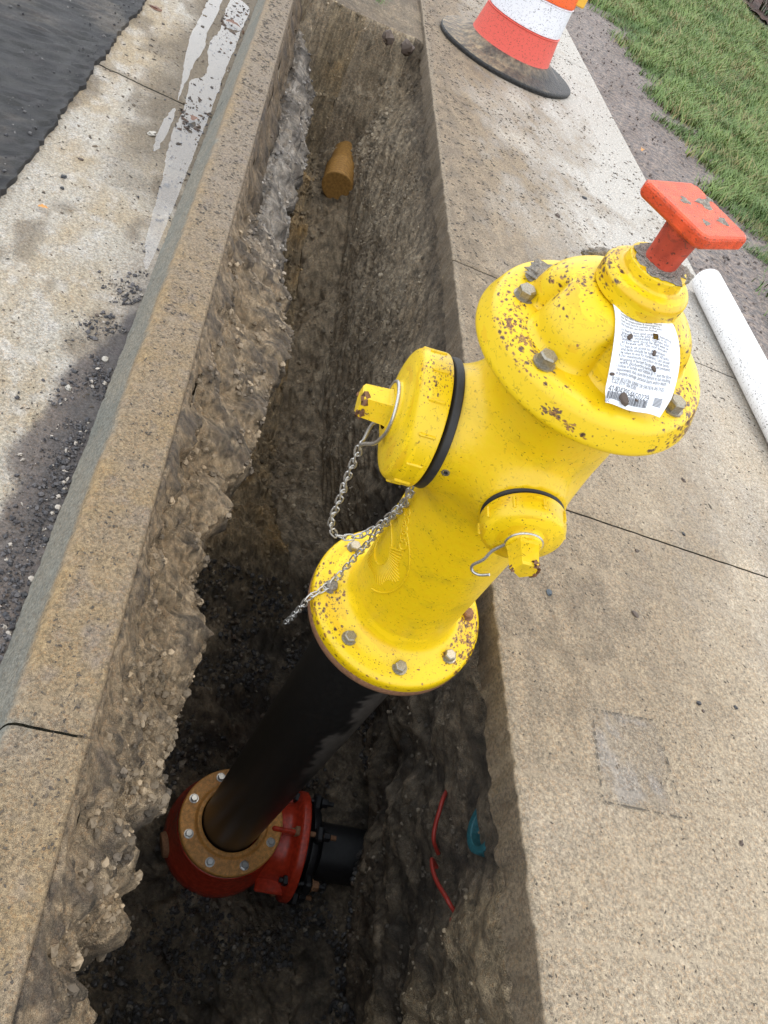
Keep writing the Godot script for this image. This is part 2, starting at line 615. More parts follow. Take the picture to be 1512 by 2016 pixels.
# ------------------------------------------------------------------ the excavation
func bevel_plate(b: MB, pts: Array, y0: float, y1: float, e: float) -> void:
	var mid = Vector2.ZERO
	for p in pts: mid += p / pts.size()
	var ring = func(k: float, y: float) -> Array:
		var out = []
		for i in pts.size():
			for s in [-1, 1]:
				var nb: Vector2 = pts[(i + s + pts.size()) % pts.size()]
				var p: Vector2 = pts[i] + (nb - pts[i]).normalized() * 0.0055
				p = mid + (p - mid) * (1.0 - k / (p - mid).length())
				out.append(Vector3(p.x, y, p.y))
		return out
	var rs = [ring.call(e, y0), ring.call(e * 0.2, y0 + e * 0.6), ring.call(0.0, y0 + e), ring.call(0.0, y1 - e), ring.call(e * 0.25, y1 - e * 0.35), ring.call(e, y1)]
	var n = pts.size() * 2
	for r in rs.size() - 1:
		for i in n:
			var a: Vector3 = rs[r][i]
			var c: Vector3 = rs[r][(i + 1) % n]
			var d: Vector3 = rs[r + 1][(i + 1) % n]
			var f: Vector3 = rs[r + 1][i]
			b.face(a, c, d, f, (a + c + d + f) * 0.25 - Vector3(mid.x, (y0 + y1) * 0.5, mid.y))
	for top in [0, rs.size() - 1]:
		for i in n:
			var c = Vector3(mid.x, rs[top][0].y, mid.y)
			b.face(c, rs[top][i], rs[top][(i + 1) % n], c, Vector3.UP if top else Vector3.DOWN)

const FLOOR_T := [Vector2(-12, -0.02), Vector2(-4.50, -0.03), Vector2(-4.43, -0.42), Vector2(-4.36, -0.66), Vector2(-4.1, -0.77), Vector2(-3.4, -1.04), Vector2(-2.6, -1.24), Vector2(-2.2, -1.34), Vector2(-1.85, -1.62), Vector2(-1.45, -1.86), Vector2(-0.6, -1.90), Vector2(-0.2, -1.80), Vector2(0.9, -1.75), Vector2(1.35, -0.05), Vector2(3, -0.02)]
const RIGHT_T := [Vector2(-12, 0.66), Vector2(-4.3, 0.56), Vector2(-3.4, 0.64), Vector2(-2.5, 0.69), Vector2(-2.0, 0.86), Vector2(-1.5, 1.18), Vector2(-0.5, 1.14), Vector2(0.3, 0.85), Vector2(3, 0.7)]
const LEDGE_T := [Vector2(-4.9, 0.07), Vector2(-4.4, 0.17), Vector2(-4.0, 0.235), Vector2(-3.35, 0.25), Vector2(-2.87, 0.235), Vector2(-2.48, 0.215), Vector2(-2.2, 0.21), Vector2(-1.85, 0.255), Vector2(-1.44, 0.225), Vector2(-1.2, 0.18), Vector2(-1.05, 0.155), Vector2(-0.88, 0.18), Vector2(-0.73, 0.185), Vector2(-0.62, 0.15), Vector2(-0.56, 0.17), Vector2(-0.5, 0.132), Vector2(-0.45, 0.152), Vector2(-0.37, 0.162), Vector2(-0.325, 0.118), Vector2(-0.26, 0.14), Vector2(0.3, 0.14), Vector2(1.4, 0.12)]
var tr_v := PackedVector3Array()
var tr_n: PackedVector3Array
var tr_c := PackedColorArray()
var tr_nu := 0
var tr_seg := []
var tr_z := PackedFloat32Array()

func trench_profile(z: float) -> Array:
	var fy = table(FLOOR_T, z)
	var rb = table(RIGHT_T, z)
	var k = clampf(-fy / 0.5, 0.0, 1.0)
	var lw := 0.14
	return [Vector2(0.06, -0.02 - 0.02 * k), Vector2(0.10, lerpf(-0.025, -0.36, k)), Vector2(lw, lerpf(-0.02, fy + 0.22, k)), Vector2(lw + 0.10, fy), Vector2(rb - 0.16, fy - 0.02 * k), Vector2(rb, fy + 0.12 * k), Vector2(lerpf(0.735, rb, 0.45), fy * 0.5), Vector2(0.746, lerpf(-0.02, -0.13, k)), Vector2(0.755, lerpf(-0.02, -0.09, k)), Vector2(0.85, -0.055)]

func build_trench() -> void:
	var per := [24, 40, 20, 84, 26, 70, 66, 8, 6]
	var zs := PackedFloat32Array()
	var z := -12.0
	while z < 2.6:
		zs.append(z)
		if z < -5.0: z += 0.09
		elif z > -4.56 and z < -4.05: z += 0.0065
		elif z < -2.7: z += 0.019
		elif z < 0.05: z += 0.0095
		else: z += 0.05
	tr_z = zs
	var nu := 1
	for q in per: nu += q
	tr_nu = nu
	var nv = zs.size()
	var v := PackedVector3Array()
	var c := PackedColorArray()
	v.resize(nu * nv)
	c.resize(nu * nv)
	for j in nv:
		z = zs[j]
		var pr = trench_profile(z)
		var fy = table(FLOOR_T, z)
		var deep = clampf(-fy / 0.5, 0.0, 1.0)
		var pit = sst(-2.25, -1.9, z) * sst(0.3, -0.1, z)
		var i := 0
		for s in per.size():
			var a: Vector2 = pr[s]
			var b: Vector2 = pr[s + 1]
			var nn := Vector2(-(b.y - a.y), b.x - a.x).normalized()
			var cnt: int = per[s] + (1 if s == per.size() - 1 else 0)
			for q in cnt:
				var t = float(q) / per[s]
				var p2 = a.lerp(b, t)
				var p := Vector3(p2.x, p2.y, z)
				var lo = n_lo.get_noise_3dv(p * 2.6)
				var md = n_mid.get_noise_3dv(p * 9.0)
				var hi = n_hi.get_noise_3dv(p * 34.0)
				var amp = deep
				if s >= 7: amp *= 0.12
				elif s == 6: amp *= lerpf(1.0, 0.55, t)
				elif s == 0: amp *= t
				amp = maxf(amp, 0.10)
				var wall = 1.0 if (s == 5 or s == 6) else 0.0
				var scrape = n_str.get_noise_2d((p.y + z * 0.8) * 26.0, (z - p.y * 0.8) * 2.2) * wall * (1.0 - 0.85 * pit)
				var cv = maxf(0.0, -n_cel.get_noise_3dv(p * 15.0 + Vector3(lo, md, lo) * 0.6))
				var cw = maxf(0.0, -n_cel.get_noise_3dv(p * 33.0 + Vector3(md, lo, hi) * 0.5))
				var clod = cv * (2.0 - cv) * 0.022 * clampf(0.4 + lo * 2.0, 0.0, 1.0) + cw * (2.0 - cw) * 0.007
				var dd = ((lo * 0.045 + absf(md) * 0.030 - 0.010 + hi * 0.006 + clod) * (1.0 - 0.62 * wall * (1.0 - pit)) + scrape * 0.010 * (1.0 - 0.8 * pit)) * amp
				if s == 3:
					dd += (absf(n_mid.get_noise_3d(p.x * 14.0, 7.0, z * 14.0)) * 0.05 - 0.01) * amp
				v[j * nu + i] = Vector3(p.x + nn.x * dd, p.y + nn.y * dd, z + md * 0.01 * amp)
				var mot = 0.75 * n_mid.get_noise_3dv(p * 17.0 + Vector3(31, 7, 3)) + 0.6 * n_hi.get_noise_3dv(p * 70.0)
				# what the soil is: brown clay, ochre streaks, black bedding gravel in the pit; plus painted shade under the slab
				var clay := Color(0.36, 0.28, 0.185).lerp(Color(0.50, 0.405, 0.285), clampf(0.5 + lo * 0.9 + md * 0.3, 0, 1))
				if s == 3:
					clay = Color(0.40, 0.31, 0.195).lerp(Color(0.52, 0.34, 0.14), clampf(lo * 1.4 + md * 0.6, 0, 1))
				elif wall > 0.5:
					clay = clay.lerp(Color(0.60, 0.51, 0.38), clampf(scrape * 0.8, 0, 0.5))
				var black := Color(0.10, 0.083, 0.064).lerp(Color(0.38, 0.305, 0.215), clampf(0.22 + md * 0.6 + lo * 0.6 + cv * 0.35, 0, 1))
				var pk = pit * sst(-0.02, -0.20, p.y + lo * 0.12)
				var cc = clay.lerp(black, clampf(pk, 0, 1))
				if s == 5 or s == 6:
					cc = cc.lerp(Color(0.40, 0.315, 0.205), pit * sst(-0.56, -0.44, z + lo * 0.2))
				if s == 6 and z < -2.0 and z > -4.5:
					cc = cc.lerp(Color(0.15, 0.115, 0.08), sst(-0.30, -0.14, p.y + md * 0.08) * 0.75)  # shade in the gap below the slab, painted darker into the wall colour
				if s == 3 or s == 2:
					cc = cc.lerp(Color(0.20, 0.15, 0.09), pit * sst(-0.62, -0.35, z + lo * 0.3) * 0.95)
				if z < -4.5:
					cc = Color(0.22, 0.165, 0.105).lerp(Color(0.36, 0.285, 0.19), clampf(0.5 + lo + md * 0.5, 0, 1))
				var mf = clampf(1.0 + mot * (1.0 if z > -4.5 else 0.6), 0.38, 1.7)
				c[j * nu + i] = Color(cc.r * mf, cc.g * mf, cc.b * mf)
				i += 1
	var m = sheet_from(nu, nv, v, c, Vector3.UP)
	tr_v = v
	tr_c = c
	tr_n = m.surface_get_arrays(0)[Mesh.ARRAY_NORMAL]
	var cut = per[0] + per[1] + per[2] + per[3] + 8
	var jc = zs.bsearch(-4.50)
	for part in 3:
		var i0 = 0 if part != 1 else cut
		var i1 = cut if part == 0 else nu - 1
		var j0 = 0 if part == 2 else jc
		var j1 = jc + 1 if part == 2 else nv
		var w = i1 - i0 + 1
		var pv = PackedVector3Array()
		var pc = PackedColorArray()
		var pn = PackedVector3Array()
		for j in range(j0, j1):
			pv.append_array(v.slice(j * nu + i0, j * nu + i1 + 1))
			pc.append_array(c.slice(j * nu + i0, j * nu + i1 + 1))
			pn.append_array(tr_n.slice(j * nu + i0, j * nu + i1 + 1))
		var half = sheet_from(w, j1 - j0, pv, pc, Vector3(-1, 0.4, 0) if part == 1 else Vector3(0.1, 1, 0))
		var ar = half.surface_get_arrays(0)
		ar[Mesh.ARRAY_NORMAL] = pn
		var mm = ArrayMesh.new()
		mm.add_surface_from_arrays(Mesh.PRIMITIVE_TRIANGLES, ar)
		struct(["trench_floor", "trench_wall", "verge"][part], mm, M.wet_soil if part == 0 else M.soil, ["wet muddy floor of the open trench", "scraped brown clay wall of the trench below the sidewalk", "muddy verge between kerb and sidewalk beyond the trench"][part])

# a random point on the trench surface: profile share range and z range
func on_trench(u0: float, u1: float, z0: float, z1: float) -> int:
	var a = tr_z.bsearch(z0)
	var b = tr_z.bsearch(z1)
	return rng.randi_range(a, b - 1) * tr_nu + rng.randi_range(int(u0 * tr_nu), int(u1 * tr_nu) - 1)

var lg_v := PackedVector3Array()
var lg_c := PackedColorArray()

func lump(p: Vector3) -> float:
	var q = clampf(-n_cel.get_noise_3dv(p), 0.0, 1.0)
	return q * (2.0 - q)

func build_ledge() -> void:
	var nu := 64
	var zs := PackedFloat32Array()
	var z := -4.9
	while z < 1.4:
		zs.append(z)
		z += 0.014 if z < -2.5 else (0.0075 if z < 0.0 else 0.03)
	var nv = zs.size()
	var v := PackedVector3Array()
	var c := PackedColorArray()
	v.resize(nu * nv)
	c.resize(nu * nv)
	for j in nv:
		z = zs[j]
		var xl = table(LEDGE_T, z)
		var far = sst(-1.9, -2.6, z)
		xl += n_mid.get_noise_2d(z * 5.0, 11.0) * 0.022
		var yl = lerpf(-0.185, -0.29, far)
		var pr := [Vector2(0.028, -0.006), Vector2(0.0492, -0.006), Vector2(lerpf(0.074, 0.100, far), lerpf(-0.075, -0.20, far)), Vector2(lerpf(0.07, xl, 0.5), lerpf(-0.115, yl, 0.45)), Vector2(xl - 0.012, yl + 0.01), Vector2(xl, yl - 0.02), Vector2(xl - 0.012, yl - 0.08), Vector2(0.09, yl - 0.26)]
		for i in nu:
			var t = float(i) / (nu - 1) * (pr.size() - 1)
			var k = mini(int(t), pr.size() - 2)
			var a: Vector2 = pr[k]
			var b: Vector2 = pr[k + 1]
			var nn := Vector2(-(b.y - a.y), b.x - a.x).normalized()
			var p2 = a.lerp(b, t - k)
			var p := Vector3(p2.x, p2.y, z)
			var lo = n_lo.get_noise_3dv(p * 7.0)
			var md = n_mid.get_noise_3dv(p * 22.0)
			var hi = n_hi.get_noise_3dv(p * 60.0)
			var mask = sst(0.8, 1.9, t)
			var dd = (lo * 0.030 + absf(md) * 0.016 - 0.005 + hi * 0.004 + lump(p * 13.0 + Vector3(md, lo, md) * 0.4) * 0.026 + lump(p * 33.0 + Vector3(md, lo, hi) * 0.3) * 0.007 - 0.012) * mask + hi * 0.0015
			v[j * nu + i] = Vector3(p.x + nn.x * dd + lo * 0.012 * mask, p.y + nn.y * dd, z + md * 0.006 * mask)
			var tan_c := Color(0.33, 0.24, 0.145).lerp(Color(0.47, 0.365, 0.245), clampf(0.5 + lo * 0.9 + hi * 0.3, 0, 1))
			var grey := Color(0.36, 0.31, 0.255).lerp(Color(0.50, 0.465, 0.43), clampf(0.5 + md, 0, 1))
			var cc = tan_c.lerp(grey, far * sst(1.5, 2.4, t))
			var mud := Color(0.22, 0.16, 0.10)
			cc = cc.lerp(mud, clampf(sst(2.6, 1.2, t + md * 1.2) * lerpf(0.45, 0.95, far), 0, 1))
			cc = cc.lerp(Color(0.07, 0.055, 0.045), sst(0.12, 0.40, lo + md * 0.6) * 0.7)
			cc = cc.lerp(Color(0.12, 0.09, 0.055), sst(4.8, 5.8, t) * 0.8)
			var mot = 0.75 * n_mid.get_noise_3dv(p * 48.0 + Vector3(9, 5, 3)) + 0.8 * n_hi.get_noise_3dv(p * 125.0)
			var mf = clampf(1.0 + mot * 0.95, 0.42, 1.5)
			cc = Color(cc.r * mf, cc.g * mf, cc.b * mf)
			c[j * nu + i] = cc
	lg_v = v
	lg_c = c
	struct("broken_concrete_backing", sheet_from(nu, nv, v, c, Vector3(0.5, 1, 0)), M.rubble, "rough broken concrete and mud ledge along the back of the kerb")

# ------------------------------------------------------------------ pavements
func gutter_y(x: float) -> float:
	return lerpf(-0.136, -0.122, clampf((-0.105 - x) / 0.4, 0, 1))

func build_kerb() -> void:
	var root := thing("kerb", "long concrete kerb coated with tan mud beside the trench", "kerb")
	root.set_meta("kind", "structure")
	var pr := [Vector2(0.045, -0.30), Vector2(0.045, -0.12), Vector2(0.0455, -0.009), Vector2(0.0440, -0.003), Vector2(0.039, 0.0)]
	for k in 16: pr.append(Vector2(lerpf(0.033, -0.046, k / 15.0), 0.0))
	pr += [Vector2(-0.053, -0.0015), Vector2(-0.060, -0.006), Vector2(-0.0645, -0.014)]
	for k in range(1, 9): pr.append(Vector2(lerpf(-0.0645, -0.104, k / 8.0), lerpf(-0.014, -0.132, k / 8.0)))
	pr += [Vector2(-0.107, -0.142), Vector2(-0.108, -0.20)]
	var nu = pr.size()
	for seg in [[-0.537, 1.6], [-2.925, -0.541], [-12.0, -2.929]]:
		var z0: float = seg[0]
		var z1: float = seg[1]
		var nv = int((z1 - z0) / (0.0085 if z0 > -3.0 else 0.03)) + 2
		var pf = func(i: int, j: int) -> Vector3:
			var z = lerpf(z0, z1, float(j) / (nv - 1))
			var e = minf(float(j), float(nv - 1 - j)) * (z1 - z0) / (nv - 1)
			var p := Vector3(pr[i].x, pr[i].y, z)
			var h = n_hi.get_noise_3dv(p * 55.0) * 0.0014 + n_mid.get_noise_3dv(p * 14.0) * 0.0022
			if e < 0.007: p.y -= 0.004 * (1.0 - e / 0.007)
			var edge = 1.0 if i >= 2 and i <= 5 else 0.0
			var chip = maxf(0.0, n_mid.get_noise_2d(z * 30.0, 3.0) - 0.2) * 0.0 * edge
			return p + Vector3(-chip + (-absf(h) if i < 4 else (-h if i > 24 else 0.0)), h - chip * 0.8, 0)
		var cf = func(p: Vector3, i: int, _j: int) -> Color:
			var lo = n_lo.get_noise_3dv(p * 5.0)
			var md = n_mid.get_noise_3dv(p * 20.0)
			var near_w = sst(-2.6, -1.2, p.z)
			var top := Color(0.42, 0.345, 0.26).lerp(Color(0.47, 0.345, 0.195), clampf(near_w * 0.75 + lo * 0.7, 0, 1))
			top = top.lerp(Color(0.36, 0.305, 0.275), clampf(md * 0.9 + lo * 0.5, 0, 0.7))
			top = top.lerp(Color(0.54, 0.38, 0.19), sst(-0.030, -0.056, p.x) * 0.55 * clampf(0.6 + lo, 0, 1))
			var face_c := Color(0.36, 0.365, 0.325).lerp(Color(0.45, 0.42, 0.345), clampf(0.4 + lo + md * 0.4, 0, 1))
			var k = sst(-0.008, -0.026, p.y + md * 0.012 + lo * 0.012) if p.x < -0.03 else 0.0
			var cc = top.lerp(face_c, k)
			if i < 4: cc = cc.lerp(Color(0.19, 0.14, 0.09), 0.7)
			return cc
		var kp := obj("kerb_stone", sheet(nu, nv, pf, cf, Vector3(-0.1, 1, 0)), M.kerb, root)
		kp.name = "kerb_stone" if root.get_child_count() == 1 else "kerb_stone_%03d" % (root.get_child_count() - 1)

func wet(x: float, z: float) -> float:
	# damp patch of silt lying along the kerb foot near the camera
	var lo = n_lo.get_noise_2d(x * 9.0 + 4.0, z * 6.0)
	var w = lerpf(0.02, 0.10, sst(-1.75, -1.2, z)) + lo * 0.035
	return sst(-0.10 - w - 0.02, -0.10 - w + 0.015, x) * sst(-1.85, -1.65, z)

func build_gutter() -> void:
	var root := thing("gutter", "pale concrete gutter pan between asphalt and kerb", "gutter")
	root.set_meta("kind", "structure")
	var nu := 64
	for seg in [[-2.896, 1.6], [-12.0, -2.904]]:
		var z0: float = seg[0]
		var z1: float = seg[1]
		var nv = int((z1 - z0) / (0.0095 if z0 > -3 else 0.03)) + 2
		var pf = func(i: int, j: int) -> Vector3:
			var z = lerpf(z0, z1, float(j) / (nv - 1))
			var x = lerpf(-0.60, -0.104, float(i) / (nu - 1))
			var e = minf(float(j), float(nv - 1 - j)) * (z1 - z0) / (nv - 1)
			var y = gutter_y(x) + n_mid.get_noise_2d(x * 12.0, z * 12.0) * 0.0018 + n_lo.get_noise_2d(x * 3.0, z * 2.0) * 0.002
			y -= absf(n_str.get_noise_2d(x * 90.0, z * 1.6)) * 0.0012
			if e < 0.006: y -= 0.003
			return Vector3(x, y, z)
		var cf = func(p: Vector3, _i: int, _j: int) -> Color:
			var lo = n_lo.get_noise_3d(p.x * 5.0, 1.0, p.z * 3.0)
			var md = n_mid.get_noise_3d(p.x * 18.0, 2.0, p.z * 14.0)
			var cc := Color(0.62, 0.575, 0.50).lerp(Color(0.56, 0.46, 0.32), clampf(0.15 + lo * 1.5 + sst(-0.33, -0.5, p.x) * 0.35 + sst(-2.4, -3.2, p.z) * 0.55, 0, 1))
			cc = cc.lerp(Color(0.74, 0.72, 0.70), clampf(md * 1.1, 0, 0.6))
			cc = cc.lerp(Color(0.24, 0.19, 0.13), clampf(sst(0.25, 0.5, n_lo.get_noise_2d(p.x * 4.0 + 9.0, p.z * 2.2)) * 0.7, 0, 1))
			var jn = absf(p.z + 2.90)
			cc = cc.lerp(Color(0.27, 0.21, 0.14), sst(0.05, 0.0, jn + md * 0.03) * 0.65)
			# strip kept damp beside the standing water
			cc = cc.lerp(Color(0.22, 0.175, 0.12), sst(-0.38, -0.27, p.x + lo * 0.06 + md * 0.02) * sst(-2.0, -2.6, p.z + lo * 0.3) * 0.9)
			cc = cc.lerp(Color(0.46, 0.41, 0.37), sst(-0.22, -0.12, p.x) * sst(-2.2, -1.8, p.z) * 0.6)
			cc = cc.lerp(Color(0.185, 0.155, 0.145).lerp(Color(0.105, 0.095, 0.10), sst(-0.185, -0.135, p.x + md * 0.03) * sst(-0.75, -1.1, p.z)), wet(p.x, p.z) * 0.93)
			return cc
		var o := obj("gutter_slab", sheet(nu, nv, pf, cf, Vector3.UP), M.concrete, root)
		o.name = "gutter_slab" if root.get_child_count() == 1 else "gutter_slab_001"
	# asphalt
	var pr = func(i: int, j: int) -> Vector3:
		var z = lerpf(-14.0, 2.0, j / 799.0)
		var e = n_mid.get_noise_2d(z * 26.0, 1.0) * 0.012 + n_lo.get_noise_2d(z * 3.0, 5.0) * 0.012
		var x = -0.488 + e - pow(maxf(i - 2, 0) / 60.0, 1.7) * 6.0
		var y = -0.108 + 0.006 * n_mid.get_noise_2d(x * 26.0, z * 26.0) + 0.003 * n_hi.get_noise_2d(x * 70.0, z * 70.0) + 0.012 * minf(-(x + 0.49), 1.0)
		if i == 0: y = -0.14
		if i == 1: y -= 0.003
		return Vector3(x + (0.004 if i == 0 else 0.0), y, z)
	var pc = func(p: Vector3, _i: int, _j: int) -> Color:
		var lo = n_lo.get_noise_3d(p.x * 2.2, 3.0, p.z * 1.6)
		var md = n_mid.get_noise_3d(p.x * 20.0, 3.0, p.z * 20.0)
		var cc := Color(0.014, 0.014, 0.016).lerp(Color(0.050, 0.049, 0.052), clampf(0.4 + md, 0, 1))
		cc = cc.lerp(Color(0.17, 0.145, 0.12), sst(0.12, 0.5, lo + md * 0.4) * 0.7)
		return cc
	struct("road", sheet(62, 800, pr, pc, Vector3.UP), M.asphalt, "dark asphalt road with dusty brown patches at the left edge", "road")

func build_sidewalk() -> void:
	var root := thing("sidewalk", "muddy tan concrete sidewalk along the trench", "sidewalk")
	root.set_meta("kind", "structure")
	var js := [2.2, 0.42, -1.318, -2.31, -3.86, -5.60, -7.3, -9.0, -10.7, -14.0]
	for k in js.size() - 1:
		var z1: float = js[k] - 0.0025
		var z0: float = js[k + 1] + 0.0025
		var dx = 0.0085 if z1 > -2.5 else 0.014
		var dz = 0.0085 if z1 > -2.5 else (0.02 if z1 > -6 else 0.08)
		var nx = int(1.2 / dx)
		var nv = int((z1 - z0) / dz) + 2
		var nu = nx + 6
		var pf = func(i: int, j: int) -> Vector3:
			var z = lerpf(z0, z1, float(j) / (nv - 1))
			var e = minf(float(j), float(nv - 1 - j)) * (z1 - z0) / (nv - 1)
			var rag = n_mid.get_noise_2d(z * 11.0, 8.0) * 0.004 + n_hi.get_noise_2d(z * 60.0, 8.0) * 0.002
			if i < 4:
				rag += (n_mid.get_noise_2d(z * 16.0, i * 0.4) * 0.010) * (3 - i) / 3.0
				# the saw-cut side, with a skin of soil on it
				var yy: float = [-0.080, -0.055, -0.030, -0.006][i] + (n_mid.get_noise_2d(z * 9.0, 3.0) * 0.016 if i == 0 else 0.0)
				return Vector3(0.7055 + rag + n_hi.get_noise_3d(9.0, yy * 60.0, z * 60.0) * 0.003, yy, z)
			if i >= nu - 2:
				return Vector3(1.905 + n_mid.get_noise_2d(z * 8.0, 4.0) * 0.01, -0.012 if i == nu - 2 else -0.07, z)
			var x = lerpf(0.7085 + rag, 1.90, pow(float(i - 4) / (nu - 7), 1.0))
			var y = n_mid.get_noise_2d(x * 14.0, z * 14.0) * 0.0012 + n_lo.get_noise_2d(x * 2.0, z * 2.0) * 0.002
			if i == 4: y -= 0.001
			if e < 0.006: y -= 0.0035 * (1.0 - e / 0.006)
			return Vector3(x, y, z)
		var cf = func(p: Vector3, i: int, _j: int) -> Color:
			var lo = n_lo.get_noise_3d(p.x * 3.2, 4.0, p.z * 1.9)
			var md = n_mid.get_noise_3d(p.x * 16.0, 4.0, p.z * 9.0)
			var far = sst(-1.6, -3.2, p.z)
			var pale := Color(0.73, 0.61, 0.455).lerp(Color(0.78, 0.75, 0.71), clampf(far * 0.9 + lo * 0.5 + sst(1.1, 1.6, p.x) * 0.4, 0, 1))
			var mud := Color(0.245, 0.185, 0.12).lerp(Color(0.42, 0.325, 0.215), clampf(0.5 + md * 1.3 + lo * 0.4, 0, 1))
			var reach = lerpf(0.95, 0.75, far)
			var t = clampf(1.22 - (p.x - 0.70) / reach + lo * 0.75 + md * 0.4, 0, 1)
			t *= lerpf(0.82, 0.97, far) * lerpf(1.0, 0.62, sst(-0.85, -0.45, p.z + lo * 0.2))
			t = maxf(t, 0.92 * sst(0.96, 0.74, p.x + lo * 0.16 + md * 0.06) * sst(-0.6, -1.2, p.z))
			# brown wash round the hydrant
			t = maxf(t, 0.85 * sst(0.55, 0.15, Vector2(p.x - 0.85, (p.z + 1.05) * 0.8).length() + lo * 0.2))
			var cc = pale.lerp(mud, t)
			# the stamped square
			var sx = sst(0.872, 0.892, p.x + 0.028 * (p.z + 0.7)) * sst(1.045, 1.03, p.x)
			var sz = sst(-0.795, -0.78, p.z) * sst(-0.60, -0.612, p.z)
			cc = cc.lerp(Color(0.34, 0.285, 0.225), sx * sz * clampf(0.55 + md * 1.2, 0, 0.85))
			cc = cc.lerp(Color(0.50, 0.47, 0.45), sx * sz * sst(0.2, 0.5, md + lo) * 0.4)
			if i < 4: cc = Color(0.28, 0.22, 0.15).lerp(Color(0.18, 0.14, 0.095), clampf(0.5 + md, 0, 1))
			elif i < 6: cc = cc.lerp(Color(0.40, 0.33, 0.24), 0.6)
			return cc
		var o := obj("sidewalk_slab", sheet(nu, nv, pf, cf, Vector3.UP), M.concrete, root)
		o.name = "sidewalk_slab" if k == 0 else "sidewalk_slab_%03d" % k
	# fine groove lines of the stamped square
	var b := MB.new()
	b.col = Color(0.085, 0.068, 0.05)
	var cs := [Vector3(0.889, 0.0012, -0.782), Vector3(1.037, 0.0012, -0.792), Vector3(1.041, 0.0012, -0.604), Vector3(0.872, 0.0012, -0.603)]
	for s in 4:
		for q in 46:
			if n_mid.get_noise_2d(q * 2.3, s * 40.0) < (-0.06 if s in [1, 2] else 0.04): continue
			var a: Vector3 = cs[s].lerp(cs[(s + 1) % 4], q / 46.0)
			var d: Vector3 = cs[s].lerp(cs[(s + 1) % 4], (q + 1.05) / 46.0)
			var side = (d - a).normalized().cross(Vector3.UP) * (0.0009 + 0.0011 * rng.randf())
			a.y += 0.0015; d.y += 0.0015
			b.face(a - side, a + side, d + side, d - side, Vector3.UP)
	var g := obj("stamp_groove", b.mesh(), M.mud_speck, root)
	g.set_meta("label", "faint dark outline of a stamped square in the sidewalk")

func build_ground() -> void:
	# bare strip, then the lawn's soil, out to the far end
	var pf = func(i: int, j: int) -> Vector3:
		var x = 1.88 + pow(i / 119.0, 2.2) * 38.0
		var z = 3.0 - pow(j / 259.0, 1.5) * 63.0
		var y = -0.014 + n_lo.get_noise_2d(x * 2.0, z * 2.0) * 0.012 + n_mid.get_noise_2d(x * 9.0, z * 9.0) * 0.008
		y += sst(2.3, 2.8, x) * 0.01
		if i == 0: y = -0.05
		return Vector3(x, y, z)
	var cf = func(p: Vector3, _i: int, _j: int) -> Color:
		var lo = n_lo.get_noise_3d(p.x * 3.0, 6.0, p.z * 3.0)
		var md = n_mid.get_noise_3d(p.x * 16.0, 6.0, p.z * 16.0)
		var dirt := Color(0.27, 0.225, 0.205).lerp(Color(0.37, 0.32, 0.295), clampf(0.5 + lo + md * 0.5, 0, 1))
		return dirt.lerp(Color(0.06, 0.062, 0.028), sst(0.0, 0.25, p.x - lawn_edge(p.z)))
	struct("lawn_ground", sheet(120, 260, pf, cf, Vector3.UP), M.dry_soil, "bare grey brown dirt strip running into the lawn")
	# one wide sheet underneath, out to the horizon
	var b := MB.new()
	b.col = Color(0.09, 0.085, 0.05)
	for q in [[-300.0, 300.0, -300.0, 300.0]]:
		b.face(Vector3(q[0], -2.6, q[2]), Vector3(q[1], -2.6, q[2]), Vector3(q[1], -2.6, q[3]), Vector3(q[0], -2.6, q[3]), Vector3.UP)
	struct("ground", b.mesh(), M.dry_soil, "earth under and far around the street")

func lawn_edge(z: float) -> float:
	return 2.56 + n_lo.get_noise_2d(z * 2.3, 2.0) * 0.42 + n_mid.get_noise_2d(z * 9.0, 2.0) * 0.12

# standing water: an outline in plan, laid just above the gutter
func puddle(pts: Array, label: String) -> void:
	var poly := PackedVector2Array()
	for k in pts.size():
		var a: Vector2 = pts[(k - 1 + pts.size()) % pts.size()]
		var p0: Vector2 = pts[k]
		var p1: Vector2 = pts[(k + 1) % pts.size()]
		var p2: Vector2 = pts[(k + 2) % pts.size()]
		for s in 6:
			var t = s / 6.0
			var q = 0.5 * ((2 * p0) + (p1 - a) * t + (2 * a - 5 * p0 + 4 * p1 - p2) * t * t + (3 * p0 - a - 3 * p1 + p2) * t * t * t)
			q.x += n_mid.get_noise_2d(q.x * 60.0, q.y * 30.0) * 0.005
			poly.append(q)
	var idx = Geometry2D.triangulate_polygon(poly)
	var b := MB.new()
	for q in poly: b.vert(Vector3(q.x, -0.1290 if q.y < -2.2 else -0.1295, q.y), Vector3.UP)
	for k in idx: b.ix.append(k)
	var o := obj("puddle", b.mesh(), M.puddle_water)
	tag(o, label, "puddle", "", "structure")

# ------------------------------------------------------------------ the hydrant
func smin(a: float, b: float, k: float) -> float:
	var h = clampf(0.5 + 0.5 * (b - a) / k, 0, 1)
	return lerpf(b, a, h) - k * h * (1.0 - h)

func barrel_d(p: Vector3) -> float:
	var r := Vector2(p.x, p.z).length()
	var d = maxf(r - 0.1005, absf(p.y - 0.365) - 0.32)
	# nozzle necks: pumper towards -x, hose outlets towards +z and -z
	var pl = maxf(Vector2(p.y - 0.5, p.z).length() - 0.084, maxf(p.x, -0.1245 - p.x))
	var h1 = maxf(Vector2(p.y - 0.5, p.x).length() - 0.0525, absf(p.z) - 0.1095)
	d = smin(d, pl, 0.05)
	d = smin(d, h1, 0.045)
	# swell under the bonnet flange
	var fl = maxf(r - 0.115, absf(p.y - 0.674) - 0.012)
	return smin(d, fl, 0.03)

